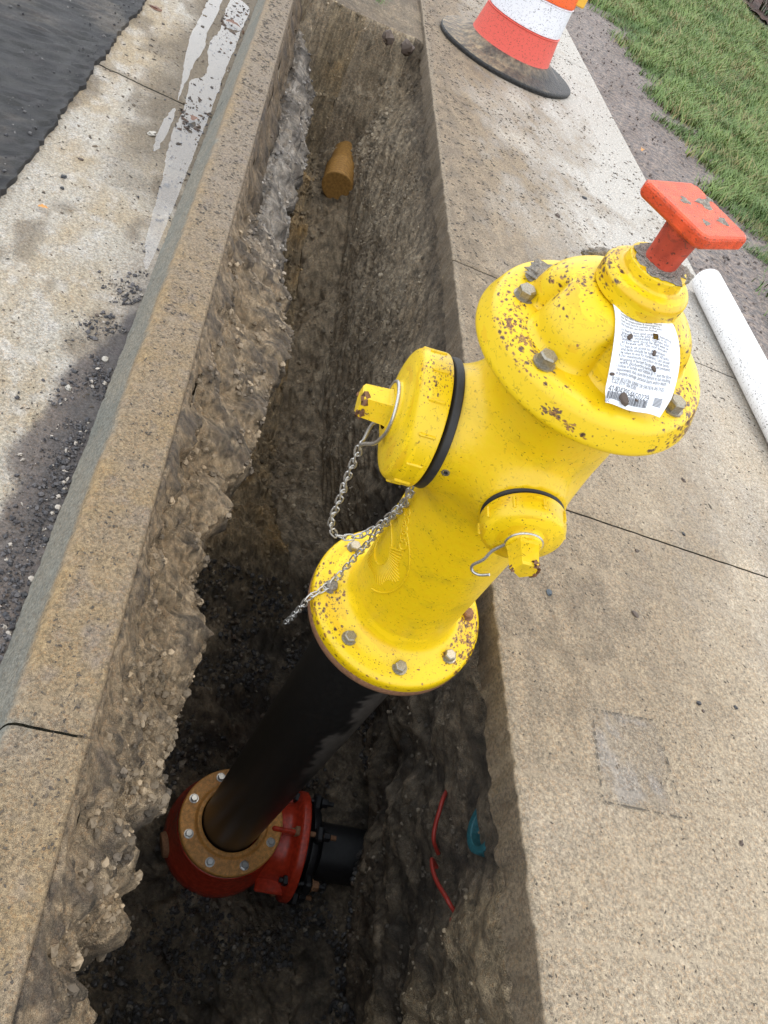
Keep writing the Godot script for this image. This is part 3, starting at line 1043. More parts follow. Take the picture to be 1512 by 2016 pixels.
func barrel_mesh() -> ArrayMesh:
	var lo := Vector3(-0.146, 0.05, -0.130)
	var h := 0.0055
	var nx := 49
	var ny := 117
	var nz := 48
	var val := PackedFloat32Array()
	val.resize(nx * ny * nz)
	for k in nz:
		for j in ny:
			for i in nx:
				val[(k * ny + j) * nx + i] = barrel_d(lo + Vector3(i, j, k) * h)
	var id := PackedInt32Array()
	id.resize(nx * ny * nz)
	id.fill(-1)
	var b := MB.new()
	var off := [0, 1, nx, nx + 1, nx * ny, nx * ny + 1, nx * ny + nx, nx * ny + nx + 1]
	var cor := [Vector3(0, 0, 0), Vector3(1, 0, 0), Vector3(0, 1, 0), Vector3(1, 1, 0), Vector3(0, 0, 1), Vector3(1, 0, 1), Vector3(0, 1, 1), Vector3(1, 1, 1)]
	var ed := [[0, 1], [2, 3], [4, 5], [6, 7], [0, 2], [1, 3], [4, 6], [5, 7], [0, 4], [1, 5], [2, 6], [3, 7]]
	for k in nz - 1:
		for j in ny - 1:
			for i in nx - 1:
				var base = (k * ny + j) * nx + i
				var inside := 0
				for o in off:
					if val[base + o] < 0: inside += 1
				if inside == 0 or inside == 8: continue
				var s := Vector3.ZERO
				var cnt := 0
				for e in ed:
					var a: float = val[base + off[e[0]]]
					var d: float = val[base + off[e[1]]]
					if (a < 0) != (d < 0):
						s += cor[e[0]].lerp(cor[e[1]], a / (a - d))
						cnt += 1
				var p = lo + (Vector3(i, j, k) + s / cnt) * h
				var g := Vector3(barrel_d(p + Vector3(0.002, 0, 0)) - barrel_d(p - Vector3(0.002, 0, 0)), barrel_d(p + Vector3(0, 0.002, 0)) - barrel_d(p - Vector3(0, 0.002, 0)), barrel_d(p + Vector3(0, 0, 0.002)) - barrel_d(p - Vector3(0, 0, 0.002))).normalized()
				p -= g * barrel_d(p)
				id[base] = b.vert(p, g)
	var st := [1, nx, nx * ny]
	for k in range(1, nz - 1):
		for j in range(1, ny - 1):
			for i in range(1, nx - 1):
				var base = (k * ny + j) * nx + i
				for ax in 3:
					if (val[base] < 0) != (val[base + st[ax]] < 0):
						var u: int = st[(ax + 1) % 3]
						var w: int = st[(ax + 2) % 3]
						if id[base] >= 0 and id[base - u] >= 0 and id[base - u - w] >= 0 and id[base - w] >= 0:
							b.quad(id[base], id[base - u], id[base - u - w], id[base - w])
	return b.mesh()

func hex_bolt(r: float, h: float) -> ArrayMesh:
	var b := MB.new()
	b.lathe([Vector2(r * 1.25, 0), Vector2(r * 1.25, h * 0.16), Vector2(r * 0.8, h * 0.16)], 14)
	b.lathe([Vector2(r, h * 0.16), Vector2(r, h * 0.86), Vector2(r * 0.82, h), Vector2(0.0001, h)], 6, Transform3D(), true)
	return b.mesh()

func link_mesh() -> ArrayMesh:
	var b := MB.new()
	var p := []
	for k in 12:
		var q = TAU * k / 12
		p.append(Vector3(0.0050 * cos(q), 0.0045 * signf(sin(q)) * (1.0 if absf(sin(q)) > 0.3 else 0.3) + 0.0050 * sin(q), 0.0016 * sin(2 * q)))
	b.tube(p, 0.0016, 6, true)
	return b.mesh()

func spline(pts: Array, per := 8) -> Array:
	var out := []
	for k in pts.size() - 1:
		var a: Vector3 = pts[maxi(k - 1, 0)]
		var p0: Vector3 = pts[k]
		var p1: Vector3 = pts[k + 1]
		var p2: Vector3 = pts[mini(k + 2, pts.size() - 1)]
		for s in per:
			var t = float(s) / per
			out.append(0.5 * ((2 * p0) + (p1 - a) * t + (2 * a - 5 * p0 + 4 * p1 - p2) * t * t + (3 * p0 - a - 3 * p1 + p2) * t * t * t))
	out.append(pts[pts.size() - 1])
	return out

func chain(parent: Node, pts: Array, link: Mesh) -> void:
	var root := Node3D.new()
	root.name = "chain"
	parent.add_child(root, true)
	var path = spline(pts, 14)
	var pitch := 0.0142
	var acc := 0.0
	var k := 0
	for i in path.size() - 1:
		var L: float = path[i].distance_to(path[i + 1])
		while acc < L:
			var p: Vector3 = path[i].lerp(path[i + 1], acc / L)
			var x = axis_xf(p, path[i + 1] - path[i])
			var roll = (0.6 if k % 2 else 0.6 + PI / 2) + rng.randfn(0, 0.25)
			x.basis = x.basis * Basis(Vector3.UP, roll) * Basis(Vector3(0, 0, 1), rng.randfn(0, 0.10))
			var o := obj("chain_link", link, M.zinc, root, x)
			o.name = "chain_link" if k == 0 else "chain_link_%03d" % k
			k += 1
			acc += pitch
		acc -= L

func yellow_mapped(t: Texture2D) -> StandardMaterial3D:
	var m := StandardMaterial3D.new()
	m.resource_name = "worn_yellow_paint"
	m.albedo_texture = t
	m.roughness = 0.36
	detail(m, T.chips, 4.2)
	m.detail_mask = T.wear
	return m

func cap(parent: Node, o: Vector3, dir: Vector3, R: float, t0: float, depth: float, nutr: float, nutl: float, mt: Material, ribs: int) -> Node3D:
	var x = axis_xf(o, dir)
	var r := MB.new()
	r.lathe(rp([Vector3(R * 0.72, t0 - 0.017, 0), Vector3(R * 0.985, t0 - 0.015, 0.003), Vector3(R * 0.965, t0 - 0.004, 0.003), Vector3(R * 0.86, t0 - 0.001, 0)]), 56, x)
	obj("gasket", r.mesh(), M.rubber_black, parent)
	var b := MB.new()
	var face_t = t0 + depth
	b.lathe(rp([Vector3(R * 0.84, t0 + 0.001, 0), Vector3(R, t0 + 0.001, 0.003), Vector3(R * 0.985, face_t - depth * 0.18, 0.012), Vector3(R * 0.80, face_t, 0.012), Vector3(R * 0.44, face_t + 0.004, 0.008), Vector3(R * 0.41, face_t + 0.011, 0.003), Vector3(R * 0.30, face_t + 0.012, 0)], 5), 72, x)
	var node := obj("nozzle_cap", b.mesh(), mt, parent)
	for k in ribs:
		var q = TAU * (k + 0.3) / ribs
		var rb := MB.new()
		rb.box(Vector3(0.0046, depth * 0.50, 0.0048), 0.0016, x * Transform3D(Basis(Vector3.UP, -q), Vector3(cos(q) * R * 0.995, t0 + depth * 0.42, sin(q) * R * 0.995)))
		obj("grip_rib", rb.mesh(), M.yellow_paint, node)
	var nb := MB.new()
	nb.lathe([Vector2(nutr * 1.22, face_t + 0.009), Vector2(nutr * 1.1, face_t + 0.016), Vector2(nutr, face_t + nutl - 0.003), Vector2(nutr * 0.86, face_t + nutl), Vector2(0.0001, face_t + nutl)], 5, x * Transform3D(Basis(Vector3.UP, 0.35), Vector3.ZERO), true)
	obj("cap_nut", nb.mesh(), M.yellow_paint, node)
	# rust worn onto the nut's end
	var rust_rock = rock(51, 1.0, 0.5, 6, 9)
	for k in 5:
		var q = TAU * k / 5 - 0.35
		if k in [1, 4]: continue
		obj("rust_patch", rust_rock, M.rust_brown, node, x * Transform3D(Basis(Vector3.UP, -q) * Basis.from_scale(Vector3(nutr * 0.20, nutl * 0.15, nutr * (0.22 + 0.08 * k))), Vector3(cos(q) * nutr * 0.80, face_t + nutl * 0.90, sin(q) * nutr * 0.80)))
	return node

func build_hydrant() -> void:
	var h := thing("fire_hydrant", "yellow fire hydrant leaning in the trench on a black standpipe with red iron elbow", "fire hydrant", HX)
	obj("barrel", barrel_mesh(), M.yellow_paint, h)
	# ground flange
	var b := MB.new()
	b.lathe(rp([Vector3(0.0985, 0.105, 0), Vector3(0.1005, 0.078, 0.01), Vector3(0.1045, 0.046, 0.02), Vector3(0.128, 0.032, 0.012), Vector3(0.158, 0.027, 0.006), Vector3(0.1655, 0.020, 0.006), Vector3(0.1655, 0.001, 0.002), Vector3(0.09, 0.0005, 0)], 5), 128)
	var gf := obj("ground_flange", b.mesh(), yellow_mapped(rust_map(31, 1024, 512, [[-0.02, 0.14, 0.34, 0.82, 420, 8.0], [0.40, 0.58, 0.30, 0.62, 120, 7.0], [0.36, 0.62, 0.40, 0.85, 200, 4.0], [0.10, 0.45, 0.4, 0.85, 160, 3.5], [0.0, 1.0, 0.3, 0.95, 300, 3.0], [0.0, 1.0, 0.86, 0.90, 160, 4.0]], 0.5)), h)
	b = MB.new()
	b.lathe(rp([Vector3(0.10, -0.001, 0), Vector3(0.1645, -0.001, 0.002), Vector3(0.166, -0.008, 0.004), Vector3(0.164, -0.021, 0.004), Vector3(0.10, -0.024, 0)]), 96)
	obj("lower_flange", b.mesh(), M.rust_brown, h)
	var hb = hex_bolt(0.0112, 0.013)
	for k in 8:
		var q = deg_to_rad(k * 45.0 - 2.0)
		obj("flange_bolt", hb, M.mud_grey if k == 4 else (M.rust_brown if k == 0 else M.steel_bolt), gf, Transform3D(Basis(Vector3.UP, 0.4 * k), Vector3(cos(q) * 0.134, 0.0305, sin(q) * 0.134)))
	# bonnet
	b = MB.new()
	b.lathe(rp([Vector3(0.09, 0.681, 0), Vector3(0.1500, 0.679, 0.002), Vector3(0.1513, 0.6845, 0.004), Vector3(0.1400, 0.7150, 0.009), Vector3(0.124, 0.7205, 0.008), Vector3(0.075, 0.7220, 0)], 6), 144)
	var bf := obj("bonnet_flange", b.mesh(), yellow_mapped(rust_map(32, 1024, 384, [[0.36, 0.58, 0.56, 0.82, 200, 4.5], [0.38, 0.50, 0.62, 0.80, 16, 13.0], [0.33, 0.45, 0.55, 0.80, 60, 4.0], [0.03, 0.18, 0.40, 0.80, 330, 5.0], [0.04, 0.14, 0.45, 0.7, 14, 15.0], [0.0, 1.0, 0.36, 0.85, 160, 2.2], [0.27, 0.35, 0.42, 0.52, 7, 16.0], [0.0, 1.0, 0.345, 0.37, 120, 4.0]])), h)
	b = MB.new()
	var lobes = func(q: float, y: float, _r: float) -> float:
		var k = sst(0.787, 0.752, y)
		var c = cos(5.0 * (q - deg_to_rad(110.0)))
		return 1.0 + k * (0.06 - 0.22 * pow(1.0 - absf(sin(2.5 * (q - deg_to_rad(110.0)))), 1.6))
	b.lathe(rp([Vector3(0.1060, 0.7205, 0), Vector3(0.1005, 0.7255, 0.006), Vector3(0.0945, 0.751, 0.02), Vector3(0.081, 0.7735, 0.02), Vector3(0.060, 0.7860, 0.01), Vector3(0.040, 0.788, 0)], 6), 180, Transform3D(), false, lobes)
	var dm = b.mesh()
	dm = smooth_normals(dm)
	obj("bonnet_dome", dm, yellow_mapped(rust_map(33, 1024, 256, [[0.40, 0.60, 0.3, 0.9, 130, 5.0], [0.0, 1.0, 0.0, 1.0, 120, 2.5], [0.02, 0.14, 0.1, 0.9, 90, 5.0]], 0.75)), h)
	var bb = hex_bolt(0.0110, 0.0145)
	for a in [136.0, 48.0, -168.0, -108.0, -55.0, -25.0]:
		var q = deg_to_rad(a)
		var br = 0.108 if a == -168.0 else 0.1195
		obj("bonnet_bolt", bb, M.steel_bolt, bf, Transform3D(Basis(Vector3.UP, a * 0.7), Vector3(cos(q) * br, 0.7195, sin(q) * br)))
	# weather shield in two steps
	b = MB.new()
	b.lathe(rp([Vector3(0.03, 0.7885, 0), Vector3(0.0535, 0.7885, 0.002), Vector3(0.0535, 0.810, 0.004), Vector3(0.0475, 0.8155, 0.003), Vector3(0.0365, 0.8170, 0.004), Vector3(0.0350, 0.8320, 0.002), Vector3(0.018, 0.8330, 0)]), 84)
	obj("weather_shield", b.mesh(), yellow_mapped(rust_map(34, 512, 256, [[0.40, 0.66, 0.3, 0.62, 130, 5.0], [0.0, 1.0, 0.1, 0.9, 60, 2.5], [0.10, 0.16, 0.2, 0.4, 12, 7.0]], 0.8)), h)
	# red plastic stem and square plate
	b = MB.new()
	b.lathe(rp([Vector3(0.0190, 0.830, 0), Vector3(0.0195, 0.850, 0.01), Vector3(0.0215, 0.878, 0.006), Vector3(0.026, 0.886, 0)]), 40)
	var stem := obj("red_stem", b.mesh(), M.dull_red_plastic, h)
	stem.set_meta("label", "muddy orange red stem standing out of the bonnet top")
	b = MB.new()
	bevel_plate(b, [Vector2(-0.0610, -0.0255), Vector2(0.0070, -0.0600), Vector2(0.0625, 0.0125), Vector2(0.0, 0.0455)], 0.8825, 0.8995, 0.004)
	var plate := obj("red_plate", b.mesh(), M.red_plastic, h)
	plate.set_meta("label", "orange red square plate on top of the stem")
	b = MB.new()
	for k in [[0.012, -0.022, 0.0085], [0.030, 0.0, 0.006], [-0.014, -0.012, 0.0055], [0.006, 0.016, 0.004], [0.020, -0.034, 0.004]]:
		b.lathe([Vector2(k[2] * 1.25, 0.8991), Vector2(k[2], 0.9001), Vector2(0.0001, 0.9004)], 11, Transform3D(Basis(), Vector3(k[0], 0, k[1])), false, func(q, _y, _r): return 1.0 + 0.3 * sin(3 * q + k[0] * 400) + 0.2 * sin(5 * q))
	obj("dried_mud", b.mesh(), M.mud_grey, plate)
	# nozzle caps
	cap(h, Vector3(0, 0.5, 0), Vector3(-1, 0, 0), 0.0945, 0.138, 0.046, 0.0240, 0.053, yellow_mapped(rust_map(35, 1024, 512, [[0.17, 0.34, 0.06, 0.52, 240, 5.0], [0.05, 0.16, 0.30, 0.52, 60, 5.0], [-0.15, -0.09, 0.42, 0.50, 14, 20.0], [0.0, 1.0, 0.0, 1.0, 260, 2.5]])), 13)
	cap(h, Vector3(0, 0.5, 0), Vector3(0, 0, 1), 0.0565, 0.1235, 0.036, 0.0195, 0.047, yellow_mapped(rust_map(36, 512, 256, [[0.0, 1.0, 0.0, 1.0, 150, 2.5], [0.58, 0.66, 0.3, 0.4, 5, 9.0]])), 9)
	cap(h, Vector3(0, 0.5, 0), Vector3(0, 0, -1), 0.0565, 0.1235, 0.036, 0.0195, 0.047, M.yellow_paint, 9)
	# weep hole plug in the pumper neck
	var wp = Vector3(-0.111, 0.502, 0.0865)
	wp.z -= barrel_d(wp)
	wp.z -= barrel_d(wp)
	b = MB.new()
	b.lathe([Vector2(0.0058, -0.002), Vector2(0.0056, 0.0012), Vector2(0.0036, 0.0014), Vector2(0.003, -0.002)], 16, axis_xf(wp, Vector3(-0.25, 0.02, 1.0)))
	obj("set_screw", b.mesh(), M.steel_bolt, h)
	b = MB.new()
	b.lathe([Vector2(0.0031, 0.0004), Vector2(0.0001, 0.0002)], 12, axis_xf(wp, Vector3(-0.25, 0.02, 1.0)))
	obj("screw_socket", b.mesh(), M.rubber_black, h)
	# cast emblem: a fan of ribs inside a curved border
	b = MB.new()
	var on = func(s: float, y: float, lift: float) -> Vector3:
		var q = deg_to_rad(172.0) - s / 0.1005
		return Vector3(cos(q) * (0.1005 + lift), y, sin(q) * (0.1005 + lift))
	for k in 30:
		var q = deg_to_rad(lerpf(-112.0, 48.0, k / 29.0))
		var p := []
		for s in 7:
			var rr = lerpf(0.036, 0.068 + 0.006 * sin(k * 0.7), s / 6.0)
			p.append(on.call(cos(q) * rr * 0.95, 0.212 + sin(q) * rr, 0.0004))
		b.tube(p, 0.0024, 5, false, 0.0012)
	for rr in [0.033, 0.078]:
		var p := []
		for s in 40:
			var q = deg_to_rad(lerpf(-60.0 if rr > 0.05 else -150.0, 118.0, s / 39.0))
			p.append(on.call(cos(q) * rr, 0.215 + sin(q) * rr * 1.25, 0.0002))
		b.tube(p, 0.0018, 5)
	for k in 5:
		var p := []
		for s in 13:
			var q = TAU * s / 12
			p.append(on.call(0.012 + cos(q) * 0.008 + 0.007 * k, 0.322 - 0.011 * k + sin(q) * 0.011, 0.0004))
		b.tube(p, 0.0016, 5)
	var em := obj("cast_emblem", b.mesh(), M.yellow_paint, h)
	em.set_meta("label", "raised fan shaped emblem cast into the barrel side")
	# cap wires and chains
	b = MB.new()
	var lp := []
	for k in 22:
		var q = deg_to_rad(lerpf(-75.0, 200.0, k / 21.0))
		lp.append(Vector3(-0.194, 0.5 + sin(q) * 0.0385, -cos(q) * 0.0385))
	lp = [Vector3(-0.203, 0.412, -0.010), Vector3(-0.199, 0.44, -0.022)] + lp + [Vector3(-0.197, 0.455, 0.026), Vector3(-0.202, 0.425, 0.004), Vector3(-0.204, 0.409, -0.006)]
	b.tube(spline(lp, 3), 0.0027, 8)
	obj("cap_wire", b.mesh(), M.zinc, h)
	b = MB.new()
	lp = []
	for k in 20:
		var q = deg_to_rad(lerpf(-10.0, 205.0, k / 19.0))
		lp.append(Vector3(cos(q) * 0.0235, 0.5 + sin(q) * 0.0235, 0.1655))
	lp += [Vector3(-0.030, 0.470, 0.166), Vector3(-0.034, 0.452, 0.170), Vector3(-0.040, 0.432, 0.168), Vector3(-0.037, 0.422, 0.170), Vector3(-0.028, 0.424, 0.176), Vector3(-0.018, 0.436, 0.180)]
	b.tube(spline(lp, 3), 0.0021, 8)
	obj("cap_wire", b.mesh(), M.zinc, h)
	b = MB.new()
	b.box(Vector3(0.016, 0.020, 0.012), 0.003, Transform3D(Basis(), Vector3(-0.126, 0.413, 0.012)))
	obj("chain_lug", b.mesh(), M.yellow_paint, h)
	var lk = link_mesh()
	chain(h, [Vector3(-0.204, 0.407, -0.008), Vector3(-0.201, 0.345, -0.004), Vector3(-0.196, 0.28, 0.0), Vector3(-0.192, 0.225, 0.004), Vector3(-0.176, 0.196, 0.006), Vector3(-0.145, 0.198, 0.004), Vector3(-0.122, 0.235, 0.004), Vector3(-0.112, 0.30, 0.012), Vector3(-0.110, 0.365, 0.022), Vector3(-0.122, 0.405, 0.016)], lk)
	chain(h, [Vector3(-0.122, 0.402, 0.016), Vector3(-0.106, 0.34, 0.018), Vector3(-0.108, 0.26, 0.002), Vector3(-0.112, 0.18, -0.008), Vector3(-0.119, 0.10, -0.014), Vector3(-0.128, 0.050, -0.008), Vector3(-0.146, 0.036, 0.012), Vector3(-0.168, 0.030, 0.032), Vector3(-0.176, 0.005, 0.040), Vector3(-0.180, -0.05, 0.034), Vector3(-0.182, -0.105, 0.022)], lk)
	# standpipe
	b = MB.new()
	var sp_pr = []
	for k in 161: sp_pr.append(Vector2(0.0995, -0.02 - k * 1.58 / 160.0))
	b.lathe(sp_pr, 160)
	for k in b.v.size():
		var p = b.v[k]
		var q = rad_to_deg(atan2(p.z, p.x)) + 26.0 * n_mid.get_noise_3dv(p * 7.0) + 14.0 * n_hi.get_noise_3dv(p * 30.0)
		var du = sst(10.0, 0.0, q - 68.0) * sst(-80.0, -60.0, q) * sst(-1.0, -0.55, p.y + 0.25 * n_mid.get_noise_3dv(p * 4.0))
		b.c[k] = Color(0.017, 0.017, 0.018).lerp(Color(0.17, 0.15, 0.13), du * 0.8)
	obj("standpipe", b.mesh(), M.dusty_pipe, h)
	# shoe: bronze coloured ring, red elbow, bell and gland
	b = MB.new()
	b.lathe(rp([Vector3(0.1035, -1.62, 0), Vector3(0.1035, -1.543, 0.003), Vector3(0.117, -1.541, 0.004), Vector3(0.1245, -1.556, 0.006), Vector3(0.170, -1.558, 0.003), Vector3(0.1745, -1.563, 0.003), Vector3(0.1745, -1.584, 0.002), Vector3(0.12, -1.585, 0)]), 96)
	var ring := obj("shoe_flange", b.mesh(), M.bronze_flange, h)
	var sb = hex_bolt(0.0125, 0.014)
	for k in 8:
		var q = deg_to_rad(k * 45.0 + 20.0)
		obj("shoe_bolt", sb, M.bright_bolt, ring, Transform3D(Basis(Vector3.UP, 0.6 * k), Vector3(cos(q) * 0.148, -1.557, sin(q) * 0.148)))
	b = MB.new()
	b.lathe([Vector2(0.11, -1.5845), Vector2(0.170, -1.5855), Vector2(0.170, -1.592), Vector2(0.11, -1.592)], 72)
	obj("shoe_gasket", b.mesh(), M.rubber_black, h)
	b = MB.new()
	b.lathe(rp([Vector3(0.12, -1.592, 0), Vector3(0.176, -1.592, 0.004), Vector3(0.178, -1.612, 0.008), Vector3(0.186, -1.66, 0.03), Vector3(0.205, -1.73, 0.05), Vector3(0.198, -1.82, 0.05), Vector3(0.15, -1.91, 0.05), Vector3(0.0001, -1.95, 0)], 6), 96)
	var elbow := obj("shoe_elbow", b.mesh(), M.red_iron, h)
	b = MB.new()
	var ox = axis_xf(Vector3(0, -1.725, 0), Vector3(1, 0, 0.03))
	b.lathe(rp([Vector3(0.150, 0.06, 0), Vector3(0.132, 0.17, 0.03), Vector3(0.138, 0.222, 0.02), Vector3(0.186, 0.238, 0.010), Vector3(0.188, 0.268, 0.006), Vector3(0.10, 0.271, 0)], 6), 84, ox)
	obj("bell_flange", b.mesh(), M.red_iron, elbow)
	for a in [90.0, 10.0, -170.0]:
		var q = deg_to_rad(a)
		var w := MB.new()
		w.box(Vector3(0.062, 0.11, 0.016), 0.005, ox * Transform3D(Basis(Vector3.UP, -q), Vector3(cos(q) * 0.146, 0.192, sin(q) * 0.146)))
		obj("web", w.mesh(), M.red_iron, elbow)
	b = MB.new()
	b.lathe(rp([Vector3(0.05, 0.17, 0), Vector3(0.042, 0.203, 0.01), Vector3(0.040, 0.212, 0.006), Vector3(0.0001, 0.215, 0)]), 32, axis_xf(Vector3(0, -1.72, 0), Vector3(-1, -0.05, 0.35)))
	obj("drain_boss", b.mesh(), M.rust_brown, elbow)
	b = MB.new()
	b.lathe(rp([Vector3(0.10, 0.290, 0), Vector3(0.152, 0.290, 0.004), Vector3(0.148, 0.316, 0.006), Vector3(0.112, 0.330, 0.006), Vector3(0.10, 0.340, 0)]), 60, ox)
	var gl := obj("gland_ring", b.mesh(), M.black_iron, h)
	var nut = hex_bolt(0.017, 0.026)
	for k in 6:
		var q = deg_to_rad(k * 60.0 + 32.0)
		var e := MB.new()
		e.box(Vector3(0.052, 0.026, 0.052), 0.006, ox * Transform3D(Basis(Vector3.UP, -q), Vector3(cos(q) * 0.163, 0.303, sin(q) * 0.163)))
		obj("gland_ear", e.mesh(), M.black_iron, gl)
		var rod := MB.new()
		rod.lathe([Vector2(0.0001, 0.205), Vector2(0.009, 0.205), Vector2(0.009, 0.365), Vector2(0.0001, 0.365)], 12, ox * Transform3D(Basis(), Vector3(cos(q) * 0.163, 0, sin(q) * 0.163)))
		rod.box(Vector3(0.030, 0.018, 0.030), 0.003, ox * Transform3D(Basis(), Vector3(cos(q) * 0.163, 0.226, sin(q) * 0.163)))
		obj("gland_bolt", rod.mesh(), M.rust_brown if k % 2 else M.black_iron, gl)
		obj("gland_nut", nut, M.rust_brown if k % 3 == 0 else M.black_iron, gl, ox * Transform3D(Basis(), Vector3(cos(q) * 0.163, 0.318, sin(q) * 0.163)))

func smooth_normals(m: ArrayMesh) -> ArrayMesh:
	var a = m.surface_get_arrays(0)
	var v: PackedVector3Array = a[Mesh.ARRAY_VERTEX]
	var ix: PackedInt32Array = a[Mesh.ARRAY_INDEX]
	var acc := {}
	for t in range(0, ix.size(), 3):
		var g = -(v[ix[t + 1]] - v[ix[t]]).cross(v[ix[t + 2]] - v[ix[t]])
		for k in 3:
			var key = (v[ix[t + k]] * 20000.0).round()
			acc[key] = acc.get(key, Vector3.ZERO) + g
	var n: PackedVector3Array = a[Mesh.ARRAY_NORMAL]
	for i in v.size():
		n[i] = acc.get((v[i] * 20000.0).round(), n[i]).normalized()
	a[Mesh.ARRAY_NORMAL] = n
	var out := ArrayMesh.new()
	out.add_surface_from_arrays(Mesh.PRIMITIVE_TRIANGLES, a)
	return out

# the instruction tag: a curled sheet with its print as thin raised ink
func tag_point(u: float, w: float, lift: float) -> Vector3:
	# u across 0..1, w down 0..1 from under the weather shield to the flange lip
	var tl := Vector3(-0.0390, 0.7870, 0.024)
	var tr_ := Vector3(0.0400, 0.7870, 0.030)
	var bl := Vector3(-0.0232, 0.728, 0.1270)
	var br := Vector3(0.0580, 0.728, 0.1220)
	var p = tl.lerp(tr_, u).lerp(bl.lerp(br, u), w)
	p.y += 0.022 * pow(maxf(sin(PI * clampf(w, 0.0, 1.0)), 0.0), 0.8) + 0.003 * sin(PI * u) * (1.0 - w * 0.7) + 0.0016 * sin(u * 9.0 + w * 7.0) - 0.003 * sin(PI * w) * sin(u * 5.0 + 0.6)
	p.z += 0.004 * sin(PI * u) * (1.0 - w)
	return p + Vector3(0.05, 0.86, 0.5).normalized() * lift

func build_tag() -> void:
	var root := thing("paper_tag", "torn white printed tag hanging from the hydrant top over the flange", "tag", HX)
	var b := MB.new()
	var nu := 24
	var nv := 30
	for side in 2:
		var base = b.v.size()
		for j in nv + 1:
			for i in nu + 1:
				var u = float(i) / nu
				var w = float(j) / nv
				var e = tag_point(u + 0.02, w, 0) - tag_point(u - 0.02, w, 0)
				var f = tag_point(u, w + 0.02, 0) - tag_point(u, w - 0.02, 0)
				var nn = f.cross(e).normalized()
				if nn.y < 0: nn = -nn
				# clipped lower right corner, rounded lower left
				var uu = u
				var ww = w
				if w > 0.86: uu = u * (1.0 - (w - 0.86) * 0.55)
				if w > 0.92: uu = maxf(uu, 0.0 + (w - 0.92) * 0.7)
				b.vert(tag_point(uu, ww, 0.0 if side else -0.0006), nn if side else -nn)
		for j in nv:
			for i in nu:
				var ii = (i + 0.5) / nu
				var jj = (j + 0.5) / nv
				if Vector2((ii - 0.60), (jj - 0.40)).length() < 0.042: continue
				var k = base + j * (nu + 1) + i
				b.quad(k, k + 1, k + nu + 2, k + nu + 1)
	obj("sheet", b.mesh(), M.paper, root)
	var f := SystemFont.new()
	f.font_names = PackedStringArray(["Droid Sans"])
	var ink := MB.new()
	var rows := [["must be inspected prior to use", 0.10, 0.20, 0.60], ["comply with the local code. We will", 0.10, 0.235, 0.70], ["not be responsible if damaged by", 0.10, 0.27, 0.66], ["nuts and nozzle outlets at the joint", 0.10, 0.305, 0.68], ["the hydrant can then be flushed", 0.10, 0.34, 0.60],
		["3.Check that and prevent operating", 0.10, 0.39, 0.84], ["prevent nozzle and stored in dry", 0.12, 0.42, 0.78], ["4.When installed, tighten and", 0.10, 0.45, 0.80], ["bottom-end must be kept level so", 0.12, 0.48, 0.80], ["at break-off. Do not loosen", 0.12, 0.51, 0.78],
		["5.Check at joint to alignment", 0.10, 0.545, 0.76], ["and bolts should be tightened. All bolts", 0.12, 0.575, 0.82], ["be taken to end for looseness. Care should", 0.12, 0.605, 0.84], ["6.For maximum corrosion on the bolts", 0.10, 0.635, 0.84], ["wrapping of buried flange, we recommend", 0.12, 0.665, 0.86], ["with polyethylene", 0.12, 0.695, 0.60],
		["7.Follow in Survey with AWWA M-17 and the Bore", 0.08, 0.725, 0.90], ["requirements may cause the hydrant to fail resulting", 0.10, 0.755, 0.90], ["in property damage, personal injury and/or death.", 0.10, 0.785, 0.86], ["BCOM 80 EXTRA 50MM CW 5957876 4'6 7522", 0.06, 0.83, 0.84], ["5-4-0 8TTY TRATORS", 0.06, 0.858, 0.44]]
	rows.append(["414042054AG0229", 0.04, 0.905, 0.66])
	rows.append(["LOC", 0.03, 0.985, 0.10])
	for r in rows:
		var tm := TextMesh.new()
		tm.text = r[0]
		tm.font = f
		tm.font_size = 16
		tm.pixel_size = 0.01
		tm.depth = 0.0
		tm.curve_step = 4.0
		tm.horizontal_alignment = HORIZONTAL_ALIGNMENT_LEFT
		tm.vertical_alignment = VERTICAL_ALIGNMENT_CENTER
		var big: bool = r[0].begins_with("4140")
		var ar = tm.get_mesh_arrays()
		if ar.is_empty() or ar[Mesh.ARRAY_VERTEX] == null: continue
		var vv: PackedVector3Array = ar[Mesh.ARRAY_VERTEX]
		if vv.is_empty(): continue
		var x0 = 1e9
		var x1 = -1e9
		for p in vv:
			x0 = minf(x0, p.x)
			x1 = maxf(x1, p.x)
		var idx: PackedInt32Array = ar[Mesh.ARRAY_INDEX] if ar[Mesh.ARRAY_INDEX] != null else PackedInt32Array(range(vv.size()))
		var sx: float = (r[3] - r[1]) / (x1 - x0)
		var sy = 0.34 if big else 0.21
		var base = ink.v.size()
		for p in vv:
			ink.vert(tag_point(r[1] + (p.x - x0) * sx, r[2] - p.y * sy, 0.0004), Vector3(0.05, 0.86, 0.5).normalized())
		for k in idx: ink.ix.append(base + k)
	# bar codes
	var x := 0.04
	while x < 0.66:
		var w = 0.004 + 0.007 * rng.randf()
		for s in 3:
			var w0 = 0.925 + s * 0.016
			ink.face(tag_point(x, w0, 0.0004), tag_point(x + w, w0, 0.0004), tag_point(x + w, w0 + 0.016, 0.0004), tag_point(x, w0 + 0.016, 0.0004), Vector3.UP)
		x += w + 0.004 + 0.007 * rng.randf()
	for k in 7:
		var w0 = 0.895 + k * 0.0085
		ink.face(tag_point(0.74, w0, 0.0004), tag_point(0.86, w0, 0.0004), tag_point(0.86, w0 + 0.004, 0.0004), tag_point(0.74, w0 + 0.004, 0.0004), Vector3.UP)
	obj("printing", ink.mesh(), M.print_ink, root)
